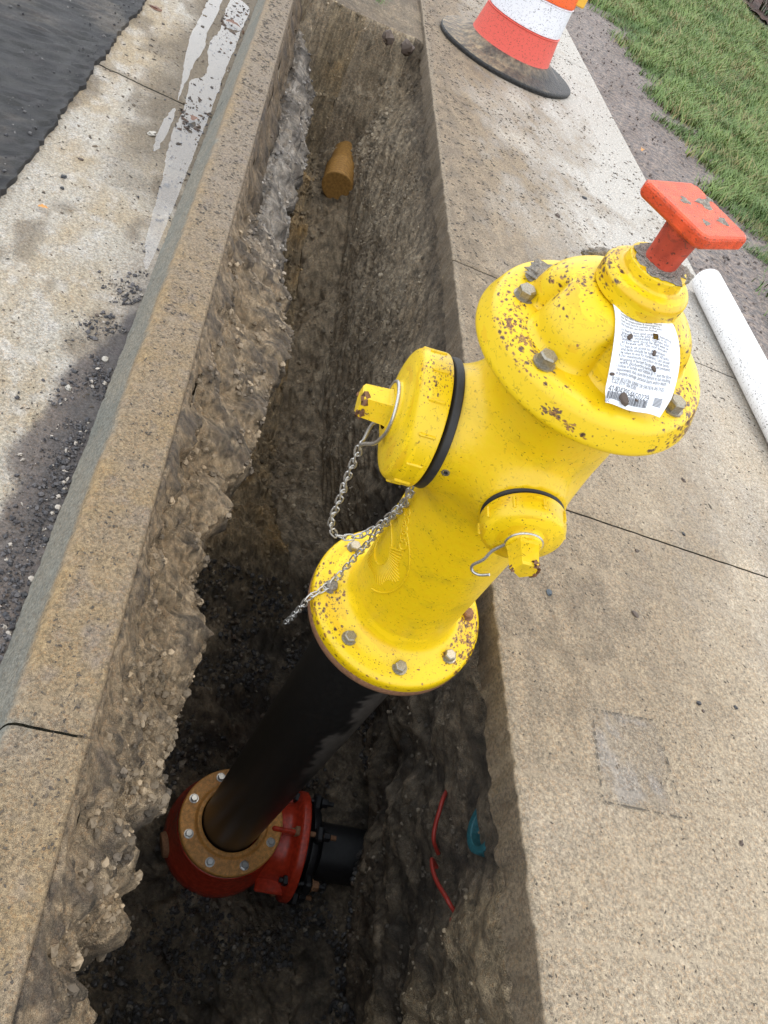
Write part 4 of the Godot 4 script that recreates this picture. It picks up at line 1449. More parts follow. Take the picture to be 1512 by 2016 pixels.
	for k in [[0.30, 0.945, 0.0062], [0.58, 0.56, 0.0026], [0.62, 0.68, 0.0030], [0.24, 0.44, 0.0030], [0.05, 0.80, 0.0022], [0.50, 0.93, 0.0016]]:
		var md := MB.new()
		var p = tag_point(k[0], k[1], 0.0006)
		md.lathe([Vector2(k[2] * 1.2, -0.0004), Vector2(k[2] * 0.8, k[2] * 0.35), Vector2(0.0001, k[2] * 0.45)], 10, axis_xf(p, Vector3(0.05, 0.86, 0.5)), false, func(q, _y, _r): return 1.0 + 0.3 * sin(2 * q + k[0] * 40.0) + 0.2 * sin(5 * q))
		obj("mud_splash", md.mesh(), M.stone_brown, root)

func clump(label: String, at: Vector3, sz: Vector3, seed_: int) -> void:
	var b := MB.new()
	var nz := FastNoiseLite.new()
	nz.seed = seed_
	nz.frequency = 2.4
	nz.fractal_octaves = 4
	var rings := 22
	var segs := 34
	for i in rings + 1:
		var th = PI * i / rings
		for s in segs + 1:
			var ph = TAU * (s % segs) / segs
			var d := Vector3(sin(th) * cos(ph), cos(th), sin(th) * sin(ph))
			b.vert(at + d * sz * (1.0 + 0.5 * nz.get_noise_3dv(d * 0.8)), d)
	for i in rings:
		for s in segs:
			var k = i * (segs + 1) + s
			b.quad(k, k + 1, k + segs + 2, k + segs + 1)
	var o := obj("mud_clump", smooth_normals(b.mesh()), M.mud_grey, self, HX)
	tag(o, label, "mud")
# ------------------------------------------------------------------ things around
func build_drum() -> void:
	var at := Vector3(1.200, 0.0, -4.873)
	var d := thing("traffic_drum", "orange and white traffic drum standing on a muddy black rubber base", "traffic drum", Transform3D(Basis(), at))
	var b := MB.new()
	var wob = func(q: float, y: float, r: float) -> float: return 1.0 + (0.012 * sin(3 * q + 1.0) + 0.008 * sin(7 * q)) * sst(0.2, 0.4, r)
	b.lathe(rp([Vector3(0.18, 0.078, 0), Vector3(0.245, 0.074, 0.01), Vector3(0.30, 0.040, 0.02), Vector3(0.395, 0.026, 0.008), Vector3(0.402, 0.017, 0.006), Vector3(0.398, 0.002, 0)], 6), 120, Transform3D(), false, wob)
	for k in b.v.size():
		var p = b.v[k]
		var lo = n_lo.get_noise_3d(p.x * 5.0, 3.0, p.z * 5.0)
		var md = n_mid.get_noise_3d(p.x * 22.0, 3.0, p.z * 22.0)
		var mud = sst(0.28, -0.12, p.x * 0.9 + 0.25 * p.z + lo * 0.25 + md * 0.12 - 0.02)
		var cc := Color(0.030, 0.031, 0.034).lerp(Color(0.085, 0.08, 0.075), clampf(0.5 + md, 0, 1) * 0.6)
		cc = cc.lerp(Color(0.42, 0.335, 0.22), mud * clampf(0.62 + md * 0.8, 0, 1))
		if Vector2(p.x, p.z).length() > 0.39 and p.y < 0.025: cc = Color(0.02, 0.02, 0.022)
		b.c[k] = cc
	obj("rubber_base", b.mesh(), M.drum_base, d)
	var bands := [[0.062, 0.215, 0.229, 0.214, "drum_faded", "drum_skirt"], [0.215, 0.362, 0.2105, 0.206, "drum_white", "white_band"], [0.362, 0.51, 0.2065, 0.201, "drum_orange", "orange_band"], [0.51, 0.66, 0.198, 0.193, "drum_white", "white_band"], [0.66, 0.82, 0.194, 0.188, "drum_orange", "orange_band"]]
	for k in bands:
		var lb := MB.new()
		var y0: float = k[0]
		var y1: float = k[1]
		var r0: float = k[2]
		var r1: float = k[3]
		lb.lathe(rp([Vector3(r0 - 0.008, y0 + 0.0005, 0), Vector3(r0 + (0.010 if y0 < 0.1 else 0.002), y0 + 0.0005, 0.003), Vector3(r0 + (0.004 if y0 < 0.1 else 0.002), y0 + 0.014, 0.006), Vector3(r1, y1 - 0.010, 0.004), Vector3(r1 + 0.005, y1 - 0.005, 0.003), Vector3(r1 - 0.008, y1 - 0.0005, 0)]), 96)
		obj(k[5], lb.mesh(), M[k[4]], d)
	b = MB.new()
	b.lathe(rp([Vector3(0.188, 0.82, 0), Vector3(0.17, 0.86, 0.02), Vector3(0.0001, 0.87, 0)]), 64)
	obj("drum_top", b.mesh(), M.drum_orange, d)
	b = MB.new()
	b.tube(spline([Vector3(-0.08, 0.86, 0), Vector3(-0.07, 0.93, 0), Vector3(0, 0.95, 0), Vector3(0.07, 0.93, 0), Vector3(0.08, 0.86, 0)], 6), 0.014, 8)
	obj("handle", b.mesh(), M.drum_orange, d)
	b = MB.new()
	var side := Vector3(0.93, 0, 0.36).normalized()
	b.box(Vector3(0.075, 0.36, 0.020), 0.006, Transform3D(Basis(Vector3.UP, deg_to_rad(12.0)), side * 0.213 + Vector3(0, 0.565, 0)))
	obj("amber_strap", b.mesh(), M.amber, d)

func build_pipes() -> void:
	# white plastic pipe along the sidewalk's far side
	var b := MB.new()
	var a := Vector3(1.842, 0.0575, -2.885)
	var e := Vector3(1.800, 0.0575, -0.55)
	var x = axis_xf(a, e - a)
	var L = a.distance_to(e)
	b.lathe(rp([Vector3(0.047, L, 0), Vector3(0.056, L, 0.002), Vector3(0.056, 0.0, 0.003), Vector3(0.047, 0.0, 0.001), Vector3(0.047, L, 0)]), 64, x)
	tag(obj("white_pipe", b.mesh(), M.pvc_white), "mud specked white plastic pipe lying on the sidewalk edge", "pipe")
	# ochre pipe end in the trench's far bank
	b = MB.new()
	x = axis_xf(Vector3(0.515, -0.668, -4.02), Vector3(0.060, 0.10, -1.0))
	var pp := [Vector3(0.0001, 0.004, 0), Vector3(0.066, 0.0, 0.004), Vector3(0.078, 0.0, 0.004)]
	for k in 9:
		pp.append(Vector3(0.080, 0.012 + k * 0.02, 0.004))
		pp.append(Vector3(0.076, 0.022 + k * 0.02, 0.004))
	pp.append(Vector3(0.066, 0.20, 0.01))
	pp.append(Vector3(0.062, 0.62, 0))
	b.lathe(rp(pp, 3), 60, x, false, func(q, y, _r): return 1.0 + 0.02 * sin(3 * q + y * 20.0))
	tag(obj("ochre_pipe", b.mesh(), M.ochre), "ochre ribbed pipe end poking out of the trench floor at its far end", "pipe")
	# the buried black main that the shoe bolts to
	b = MB.new()
	x = axis_xf(HX * Vector3(0, -1.725, 0), HX.basis * Vector3(1, 0, 0.03))
	b.lathe([Vector2(0.0001, 0.272), Vector2(0.0985, 0.274), Vector2(0.0985, 0.95)], 64, x)
	tag(obj("black_iron_pipe", b.mesh(), M.black_pipe), "black iron pipe running from the red elbow into the trench wall", "pipe")
	# teal conduit in the wall below the sidewalk
	b = MB.new()
	x = axis_xf(Vector3(0.770, -0.232, -0.632), Vector3(1, -0.10, 0.10))
	b.lathe(rp([Vector3(0.030, 0.12, 0), Vector3(0.032, 0.0, 0.003), Vector3(0.047, 0.0, 0.003), Vector3(0.048, 0.14, 0)]), 48, x)
	tag(obj("teal_conduit", b.mesh(), M.teal), "scuffed teal conduit end in the trench wall under the sidewalk", "conduit")
	var ws := [["shorter red cable half buried in the wall, upper left of the teal conduit", [Vector3(0.81, -0.41, -0.80), Vector3(0.782, -0.391, -0.760), Vector3(0.776, -0.400, -0.735), Vector3(0.777, -0.425, -0.712), Vector3(0.783, -0.446, -0.690), Vector3(0.81, -0.48, -0.68)]], ["longer red cable lying against the wall, lower left of the teal conduit", [Vector3(0.81, -0.49, -0.655), Vector3(0.779, -0.450, -0.652), Vector3(0.771, -0.432, -0.622), Vector3(0.771, -0.415, -0.593), Vector3(0.774, -0.390, -0.560), Vector3(0.780, -0.385, -0.545), Vector3(0.81, -0.40, -0.52)]], ["tiny red cable stub low in the gravel below the longer red cable", [Vector3(0.80, -0.40, -0.520), Vector3(0.775, -0.372, -0.512), Vector3(0.80, -0.38, -0.500)]]]
	for w in ws:
		b = MB.new()
		b.tube(spline(w[1], 7), 0.0046, 8)
		tag(obj("red_cable", b.mesh(), M.wire_red), w[0], "cable", "red cables in the trench wall")

func build_debris() -> void:
	var rocks := [rock(1, 0.75, 0.4), rock(2, 0.6, 0.5), rock(3, 0.85, 0.35), rock(4, 0.55, 0.5, 4, 7)]
	var xf := []
	var cols := []
	# bedding gravel in the pit
	for set_ in 3:
		xf = []
		cols = []
		for k in 4200:
			var i = on_trench(0.24, 0.62, -2.1, -0.28)
			var p = tr_v[i]
			if p.y > -1.0 + 0.25 * n_lo.get_noise_3dv(p * 4.0): continue
			if n_lo.get_noise_3dv(p * 3.6) < -0.02: continue
			var s = 0.003 + 0.010 * pow(rng.randf(), 2.2)
			xf.append(Transform3D(Basis.from_euler(Vector3(rng.randf() * TAU, rng.randf() * TAU, rng.randf() * TAU)).scaled(Vector3.ONE * s), p + tr_n[i] * s * 0.4 + Vector3(rng.randfn(0, 0.004), 0, rng.randfn(0, 0.004))))
			var g = rng.randf()
			var c := Color(0.045, 0.043, 0.042).lerp(Color(0.14, 0.125, 0.11), g * g)
			if g > 0.9: c = Color(0.20, 0.17, 0.13)
			elif g > 0.8: c = Color(0.11, 0.08, 0.055)
			cols.append(c)
		scatter("pit_gravel", rocks[set_], M.grit, xf, cols, ["dark crushed stone bedding around the red elbow", "black and grey gravel pieces on the pit floor", "mixed dark gravel on the pit sides"][set_], "gravel")
	# crumbs of clay on the walls, floor and ledge
	xf = []
	cols = []
	for k in 16000:
		var i = on_trench(0.22, 0.93, -4.5, 0.1)
		var p = tr_v[i]
		if n_lo.get_noise_3dv(p * 3.0) < -0.1: continue
		var s = 0.002 + 0.010 * pow(rng.randf(), 4.0)
		if tr_n[i].y < 0.5: s *= 0.6
		xf.append(Transform3D(Basis.from_euler(Vector3(rng.randf() * TAU, rng.randf() * TAU, 0)).scaled(Vector3.ONE * s), p + tr_n[i] * s * 0.25))
		var f = 0.38 + 0.42 * rng.randf()
		var c = Color(tr_c[i].r * f, tr_c[i].g * f, tr_c[i].b * f)
		cols.append(c)
	scatter("clay_crumbs", rocks[2], M.mud_speck, xf, cols, "crumbs and small clods of clay clinging to the trench sides", "soil")
	# rubble crumbs on the broken ledge
	xf = []
	cols = []
	for k in 9000:
		var i = rng.randi_range(0, lg_v.size() - 1)
		if i % 64 < 14 or i % 64 > 56: continue
		var p: Vector3 = lg_v[i]
		if n_lo.get_noise_3dv(p * 6.0) < -0.15: continue
		var s = 0.0015 + 0.0080 * pow(rng.randf(), 4.0)
		xf.append(Transform3D(Basis.from_euler(Vector3(rng.randf() * TAU, rng.randf() * TAU, 0)).scaled(Vector3(s, s * 0.8, s * 1.1)), p + Vector3(0.2, 0.6, 0) * s * 0.4))
		var f = 0.42 + 0.45 * rng.randf()
		cols.append(Color(lg_c[i].r * f, lg_c[i].g * f, lg_c[i].b * f))
	scatter("rubble_crumbs", rocks[0], M.mud_speck, xf, cols, "broken crumbs of concrete lying on the ledge behind the kerb", "rubble")
	# mud specks: flat irregular drops on sidewalk, kerb and gutter
	var sp := MB.new()
	sp.lathe([Vector2(1.0, -0.1), Vector2(0.85, 0.18), Vector2(0.4, 0.38), Vector2(0.0001, 0.42)], 7, Transform3D(), false, func(q, _y, _r): return 1.0 + 0.25 * sin(2 * q + 1.0) + 0.18 * sin(3 * q))
	var spm = sp.mesh()
	xf = []
	cols = []
	for k in 34000:
		var z = -0.05 - 6.5 * pow(rng.randf(), 1.5)
		var x := 0.0
		var y := 0.0
		var pick = rng.randf()
		if pick < 0.72:
			x = 0.715 + 1.18 * pow(rng.randf(), 1.25)
			if rng.randf() > 0.25 + 1.4 * sst(-0.2, 0.5, n_lo.get_noise_2d(x * 3.0, z * 1.6) + 0.25 - 0.25 * (x - 0.7)): continue
			y = n_mid.get_noise_2d(x * 14.0, z * 14.0) * 0.0012 + n_lo.get_noise_2d(x * 2.0, z * 2.0) * 0.002
		elif pick < 0.90:
			x = rng.randf_range(-0.048, 0.038)
		else:
			x = rng.randf_range(-0.49, -0.11)
			y = gutter_y(x)
		var s = (0.0009 + 0.0040 * pow(rng.randf(), 4.0)) * lerpf(0.50, 1.5, sst(-0.3, -4.0, z))
		if rng.randf() < 0.012: s *= 1.8
		var st = 0.7 + 0.9 * rng.randf()
		xf.append(Transform3D(Basis(Vector3.UP, rng.randf() * TAU) * Basis.from_scale(Vector3(s * st, s * 1.0, s / st)), Vector3(x, y + s * 0.02, z)))
		cols.append(Color(0.050, 0.040, 0.030).lerp(Color(0.20, 0.15, 0.10), rng.randf() * rng.randf()))
	scatter("mud_specks", spm, M.mud_speck, xf, cols, "splashes and specks of dark mud over sidewalk, kerb and gutter", "mud")
	# grit washed against the kerb foot
	xf = []
	cols = []
	for k in 5200:
		var z = rng.randf_range(-1.78, -0.4)
		if rng.randf() < 0.35: z = rng.randf_range(-4.2, -1.8)
		var x = -0.108 - absf(rng.randfn(0, 0.035 if z > -1.2 else 0.05))
		if n_mid.get_noise_2d(x * 6.0, z * 5.0) < -0.05 and z < -1.15: continue
		if z < -1.9 and rng.randf() < 0.5: continue
		var s = 0.0010 + 0.0042 * pow(rng.randf(), 4.0)
		xf.append(Transform3D(Basis.from_euler(Vector3(rng.randf() * TAU, rng.randf() * TAU, 0)).scaled(Vector3.ONE * s), Vector3(x, gutter_y(x) + s * 0.35, z)))
		var g = rng.randf()
		cols.append(Color(0.035, 0.035, 0.04).lerp(Color(0.12, 0.11, 0.11), g) if g < 0.93 else Color(0.45, 0.40, 0.34))
	scatter("gutter_grit", rocks[1], M.grit, xf, cols, "fine dark grit washed along the foot of the kerb", "grit")
	# clods and crumbs over the bare strip and the asphalt
	xf = []
	cols = []
	for k in 5200:
		var z = -1.5 - 9.0 * pow(rng.randf(), 1.3)
		var x = rng.randf_range(1.92, 2.75)
		var s = 0.0015 + 0.008 * pow(rng.randf(), 5.0)
		xf.append(Transform3D(Basis.from_euler(Vector3(rng.randf() * TAU, rng.randf() * TAU, 0)).scaled(Vector3.ONE * s), Vector3(x, -0.008 + n_lo.get_noise_2d(x * 2.0, z * 2.0) * 0.012 + n_mid.get_noise_2d(x * 9.0, z * 9.0) * 0.008, z)))
		cols.append(Color(0.09, 0.07, 0.06).lerp(Color(0.26, 0.22, 0.20), rng.randf()))
	for k in 2600:
		var z = -0.5 - 5.5 * rng.randf()
		var x = -0.51 - 1.2 * pow(rng.randf(), 1.6)
		var s = 0.0012 + 0.0045 * pow(rng.randf(), 4.0)
		xf.append(Transform3D(Basis.from_euler(Vector3(rng.randf() * TAU, rng.randf() * TAU, 0)).scaled(Vector3.ONE * s), Vector3(x, -0.107 + 0.012 * minf(-(x + 0.49), 1.0), z)))
		cols.append(Color(0.03, 0.03, 0.035).lerp(Color(0.30, 0.28, 0.26), rng.randf() * rng.randf()))
	scatter("loose_crumbs", rocks[3], M.mud_speck, xf, cols, "small crumbs of stone and earth on the dirt strip and asphalt", "soil")
	# wet litter in the puddle
	xf = []
	cols = []
	for k in 330:
		var z = -2.82 + rng.randfn(0, 0.10)
		if rng.randf() < 0.5: z = -3.86 + rng.randfn(0, 0.22)
		var x = -0.112 - 0.10 * pow(rng.randf(), 0.9)
		if rng.randf() < 0.25: z = rng.randf_range(-4.2, -2.3)
		var s = 0.0016 + 0.0085 * pow(rng.randf(), 3.5)
		xf.append(Transform3D(Basis.from_euler(Vector3(rng.randfn(0, 0.3), rng.randf() * TAU, rng.randfn(0, 0.3))) * Basis.from_scale(Vector3(s, s * 0.35, s * 0.6)), Vector3(x, -0.128, z)))
		cols.append(Color(0.03, 0.026, 0.024).lerp(Color(0.16, 0.085, 0.05), rng.randf() * rng.randf()))
	scatter("puddle_litter", rocks[1], M.mud_speck, xf, cols, "dark wet litter and chips floating in the puddle", "litter")
	# the stones large enough to point at: x, z, size, flatness, material, label
	var g := "loose stones on the pavement"
	var st := [
		[-0.109, -0.826, 0.0062, 0.75, "stone_dark", "round black pebble at the kerb foot, nearest the camera"],
		[-0.108, -0.948, 0.0050, 0.8, "stone_dark", "smaller black pebble at the kerb foot just beyond the nearest one"],
		[-0.135, -0.818, 0.0035, 0.7, "stone_brown", "small brown pebble left of the nearest black pebble"],
		[-0.177, -1.397, 0.0055, 0.6, "stone_dark", "dark pebble on the inner edge of the damp silt patch"],
		[-0.176, -1.342, 0.0075, 0.5, "stone_pale", "pale flat stone in the damp silt patch"],
		[-0.157, -1.619, 0.0065, 0.6, "stone_dark", "black stone at the far tip of the damp silt patch"],
		[-0.132, -1.470, 0.0085, 0.45, "stone_pale", "pale elongated stone among the black grit by the kerb"],
		[-0.182, -1.609, 0.0052, 0.6, "stone_brown", "reddish stone at the far left of the damp silt patch"],
		[-0.251, -2.581, 0.0150, 0.5, "stone_pale", "largest pale stone beside the strips of standing water"],
		[-0.154, -2.314, 0.0080, 0.5, "stone_dark", "black stone lying in the narrow lower end of the puddle"],
		[-0.161, -2.755, 0.0130, 0.4, "stone_dark", "flat dark stone in the puddle among leaf litter"],
		[-0.133, -2.756, 0.0100, 0.45, "stone_dark", "dark stone against the kerb beside the puddle's flat stone"],
		[-0.127, -2.860, 0.0090, 0.5, "stone_dark", "black stone at the kerb just beyond the gutter joint"],
		[-0.396, -2.126, 0.0085, 0.6, "stone_dark", "larger of two dark stones mid gutter"],
		[-0.383, -2.070, 0.0058, 0.6, "stone_dark", "smaller of two dark stones mid gutter"],
		[-0.382, -2.253, 0.0075, 0.5, "stone_brown", "brown stone beyond the pair mid gutter"],
		[-0.460, -2.050, 0.0080, 0.5, "stone_pale", "grey stone on the gutter near the asphalt edge"],
		[-0.445, -3.611, 0.0190, 0.4, "leaf_brown", "dark brown scrap of bark on the far gutter"],
		[0.840, -1.039, 0.0085, 0.45, "stone_blue", "blue grey stone chip on the sidewalk below the small nozzle cap"],
		[1.288, -1.370, 0.0058, 0.7, "stone_dark", "small black pebble on the far side of the sidewalk joint"],
		[1.115, -1.252, 0.0062, 0.5, "stone_brown", "brown clod on the sidewalk just in front of the joint"],
		[1.361, -1.598, 0.0070, 0.5, "stone_brown", "brown clod on the pale slab right of the yellow bonnet"],
		[1.162, -0.861, 0.0060, 0.55, "stone_dark", "dark lump on the sidewalk in line with the stamped square"],
		[1.168, -0.845, 0.0042, 0.6, "stone_brown", "little clod touching the dark lump beyond the stamped square"],
		[1.262, -0.876, 0.0056, 0.5, "stone_dark", "lone dark lump near the right edge of the picture"],
		[1.162, -0.581, 0.0050, 0.6, "stone_brown", "small clod right of the stamped square's near corner"],
		[1.057, -1.051, 0.0090, 0.3, "stone_brown", "flat streak of brown mud in front of the joint"],
		[1.403, -3.348, 0.0130, 0.5, "stone_dark", "dark clod on the pale sidewalk between drum and bonnet"],
		[1.212, -3.024, 0.0140, 0.4, "stone_brown", "brown clod on the muddy half of the sidewalk behind the bonnet"],
		[2.037, -2.674, 0.0190, 0.55, "stone_dark", "dark clod on the dirt strip beside the white pipe"],
	]
	for k in st.size():
		var q: Array = st[k]
		var y := 0.0
		if q[0] < -0.1: y = gutter_y(q[0])
		if q[0] > 1.9: y = -0.012
		var o := obj("loose_stone", rocks[k % 4], M[q[4]], self, Transform3D(Basis(Vector3.UP, k * 1.3) * Basis.from_scale(Vector3(q[2] * 1.15, q[2] * q[3], q[2] * 0.85)), Vector3(q[0], y + q[2] * q[3] * 0.45, q[1])))
		tag(o, q[5], "stone", g)
	# clods at the lip of the trench's far end
	for q in [[0.52, -4.42, 0.055, "dark brown clod on the far lip of the trench, left of the other"], [0.625, -4.40, 0.060, "dark brown clod on the far lip of the trench, next to the sidewalk corner"]]:
		tag(obj("soil_clod", rocks[1], M.stone_brown, self, Transform3D(Basis.from_euler(Vector3(0.6, q[0] * 9, 0.5)) * Basis.from_scale(Vector3(q[2] * 0.6, q[2], q[2] * 0.5)), Vector3(q[0], -0.05, q[1]))), q[3], "soil clod", "clods on the far lip")
	# leaves
	var lf := [[-0.394, -1.937, 0.013, "leaf_orange", -0.118, "orange leaf scrap lying on the pale gutter", 0.4, 1.0], [-0.158, -3.83, 0.036, "leaf_brown", -0.123, "dead brown pointed leaf floating in the far puddle", 0.2, 1.0], [-0.155, -2.79, 0.024, "leaf_brown", -0.121, "curled reddish leaf in the litter at the gutter joint", 1.4, 1.0], [1.977, -4.405, 0.040, "leaf_orange", 0.012, "curled dry leaf on the dirt strip beyond the red plate", 1.2, 0.5]]
	for q in lf:
		var b := MB.new()
		var nn := 14
		for i in nn + 1:
			var t = float(i) / nn
			var w = 0.32 * sin(PI * pow(t, 0.8)) * (1.0 + 0.35 * sin(t * 19.0))
			for s in [-1.0, 0.0, 1.0]:
				b.vert(Vector3((t - 0.5) * 2.0, 0.05 + 0.18 * absf(s) * w + 0.22 * sin(t * 3.0 + 0.4), s * w * q[7] * 1.6), Vector3(0, 1, -s * 0.3).normalized())
		for i in nn:
			for s in 2:
				var k = i * 3 + s
				b.quad(k, k + 1, k + 4, k + 3)
		tag(obj("leaf", b.mesh(), M[q[3]], self, Transform3D(Basis(Vector3.UP, q[6]) * Basis.from_scale(Vector3.ONE * q[2]), Vector3(q[0], q[4], q[1]))), q[5], "leaf")
	# dry roots in the far bank
	var rb := MB.new()
	for k in 13:
		var p := Vector3(rng.randf_range(0.30, 0.56), -0.03, -4.46 + rng.randf_range(-0.05, 0.05))
		var pts := [p]
		for s in 4:
			p += Vector3(rng.randfn(0, 0.02), -0.025 + rng.randfn(0, 0.012), 0.022 + rng.randfn(0, 0.012))
			pts.append(p)
		rb.tube(spline(pts, 3), 0.0011, 4)
	tag(obj("dry_roots", rb.mesh(), M.root_straw), "thin dry roots hanging over the far bank of the trench", "roots")

func blade_clump(seed_: int, blades: int, spread: float, hgt: float) -> ArrayMesh:
	var r := RandomNumberGenerator.new()
	r.seed = seed_
	var b := MB.new()
	for k in blades:
		var p := Vector3(r.randfn(0, spread), 0, r.randfn(0, spread))
		var q = r.randf() * TAU
		var dir := Vector3(cos(q), 0, sin(q))
		var side := Vector3(-sin(q), 0, cos(q)) * (0.0014 + 0.0012 * r.randf())
		var hh = hgt * (0.45 + 0.75 * r.randf())
		var lean = hh * (0.25 + 0.9 * r.randf())
		b.col = Color(0.85, 0.9, 0.8).lerp(Color(1.2, 1.1, 0.9), r.randf())
		var pts := []
		for s in 4:
			var t = s / 3.0
			pts.append(p + dir * lean * t * t + Vector3.UP * hh * (t - 0.28 * t * t))
		for s in 3:
			var w0 = side * (1.0 - s / 3.2)
			var w1 = side * (1.0 - (s + 1) / 3.2)
			var nn = (Vector3.UP * 0.8 - dir * 0.3).normalized()
			var i = b.vert(pts[s] - w0, nn)
			b.vert(pts[s] + w0, nn)
			b.vert(pts[s + 1] + w1, nn)
			b.vert(pts[s + 1] - w1, nn)
			b.quad(i, i + 1, i + 2, i + 3)
	return b.mesh()

func build_grass() -> void:
	for set_ in 3:
		var xf := []
		var cols := []
		for k in 15000:
			var t = pow(rng.randf(), 1.6)
			var z = -1.4 - t * 20.5
			var w = 1.6 + t * 9.0
			var x = lawn_edge(z) - 0.05 + w * pow(rng.randf(), 1.15)
			var ed = x - lawn_edge(z)
			if ed < 0.12 and rng.randf() < 0.6: continue
			if x > 7.1 + 0.2 * sin(z): continue
			var lo = n_lo.get_noise_2d(x * 1.6, z * 1.6)
			var md = n_mid.get_noise_2d(x * 5.0, z * 5.0)
			var s = (0.8 + 0.5 * rng.randf()) * (1.0 + t * 1.1) * lerpf(0.6, 1.35, clampf(0.5 + lo * 1.2 + md * 0.5, 0, 1))
			xf.append(Transform3D(Basis(Vector3.UP, rng.randf() * TAU).scaled(Vector3(s * 1.1, s, s * 1.1)), Vector3(x, -0.008 + n_lo.get_noise_2d(x * 2.0, z * 2.0) * 0.012, z)))
			var c := Color(0.075, 0.150, 0.030).lerp(Color(0.19, 0.27, 0.075), clampf(0.5 + lo * 1.3 + md * 0.8, 0, 1))
			c = c.lerp(Color(0.06, 0.14, 0.05), clampf(md, 0, 0.8))
			if rng.randf() < 0.13 + 0.6 * sst(0.32, 0.5, n_lo.get_noise_2d(x * 2.6 + 50.0, z * 2.6)): c = Color(0.27, 0.22, 0.10)
			cols.append(c)
		scatter("grass", blade_clump(60 + set_, 15, 0.026, [0.055, 0.07, 0.048][set_]), M.grass, xf, cols, ["green lawn grass right of the dirt strip", "longer green blades through the lawn", "short pale blades low in the lawn"][set_], "grass")
	# a weed at the far verge
	var wd := thing("weed", "small green weed growing on the verge beyond the trench", "weed", Transform3D(Basis(), Vector3(0.455, -0.015, -4.80)))
	var b = blade_clump(77, 26, 0.02, 0.09)
	var gm = mat("weed_green", Color(0.09, 0.17, 0.04), 0.6)
	obj("blades", b, gm, wd)
	# planting bed in the far corner: reddish mulch and strappy plants
	var pf = func(i: int, j: int) -> Vector3:
		var x = 7.35 + i * 0.12
		var z = -13.0 - j * 0.16
		return Vector3(x, 0.03 + n_mid.get_noise_2d(x * 5.0, z * 5.0) * 0.05, z)
	var cf = func(p: Vector3, _i: int, _j: int) -> Color: return Color(0.11, 0.045, 0.028).lerp(Color(0.05, 0.03, 0.025), clampf(0.5 + n_mid.get_noise_3dv(p * 7.0), 0, 1))
	struct("mulch_bed", sheet(40, 60, pf, cf, Vector3.UP), M.dry_soil, "red brown mulch bed beyond the lawn in the far corner")
	var pm = mat("strap_leaf", Color(0.035, 0.075, 0.022), 0.5)
	var names := ["dark strappy plant on the bed's lawn side, leftmost", "dark strappy plant in the middle of the far bed", "dark strappy plant at the picture's top corner", "low strappy plant behind the others in the far bed"]
	var ps := [Vector3(7.0, 0, -16.4), Vector3(7.55, 0, -16.9), Vector3(7.9, 0, -16.2), Vector3(7.6, 0, -17.8)]
	for k in 4:
		var p := thing("border_plant", names[k], "plant", Transform3D(Basis(Vector3.UP, k * 1.7).scaled(Vector3(5.5, 6.0, 5.5)), ps[k]), "strappy plants in the far bed")
		obj("leaves", blade_clump(90 + k, 60, 0.02, 0.09), pm, p)

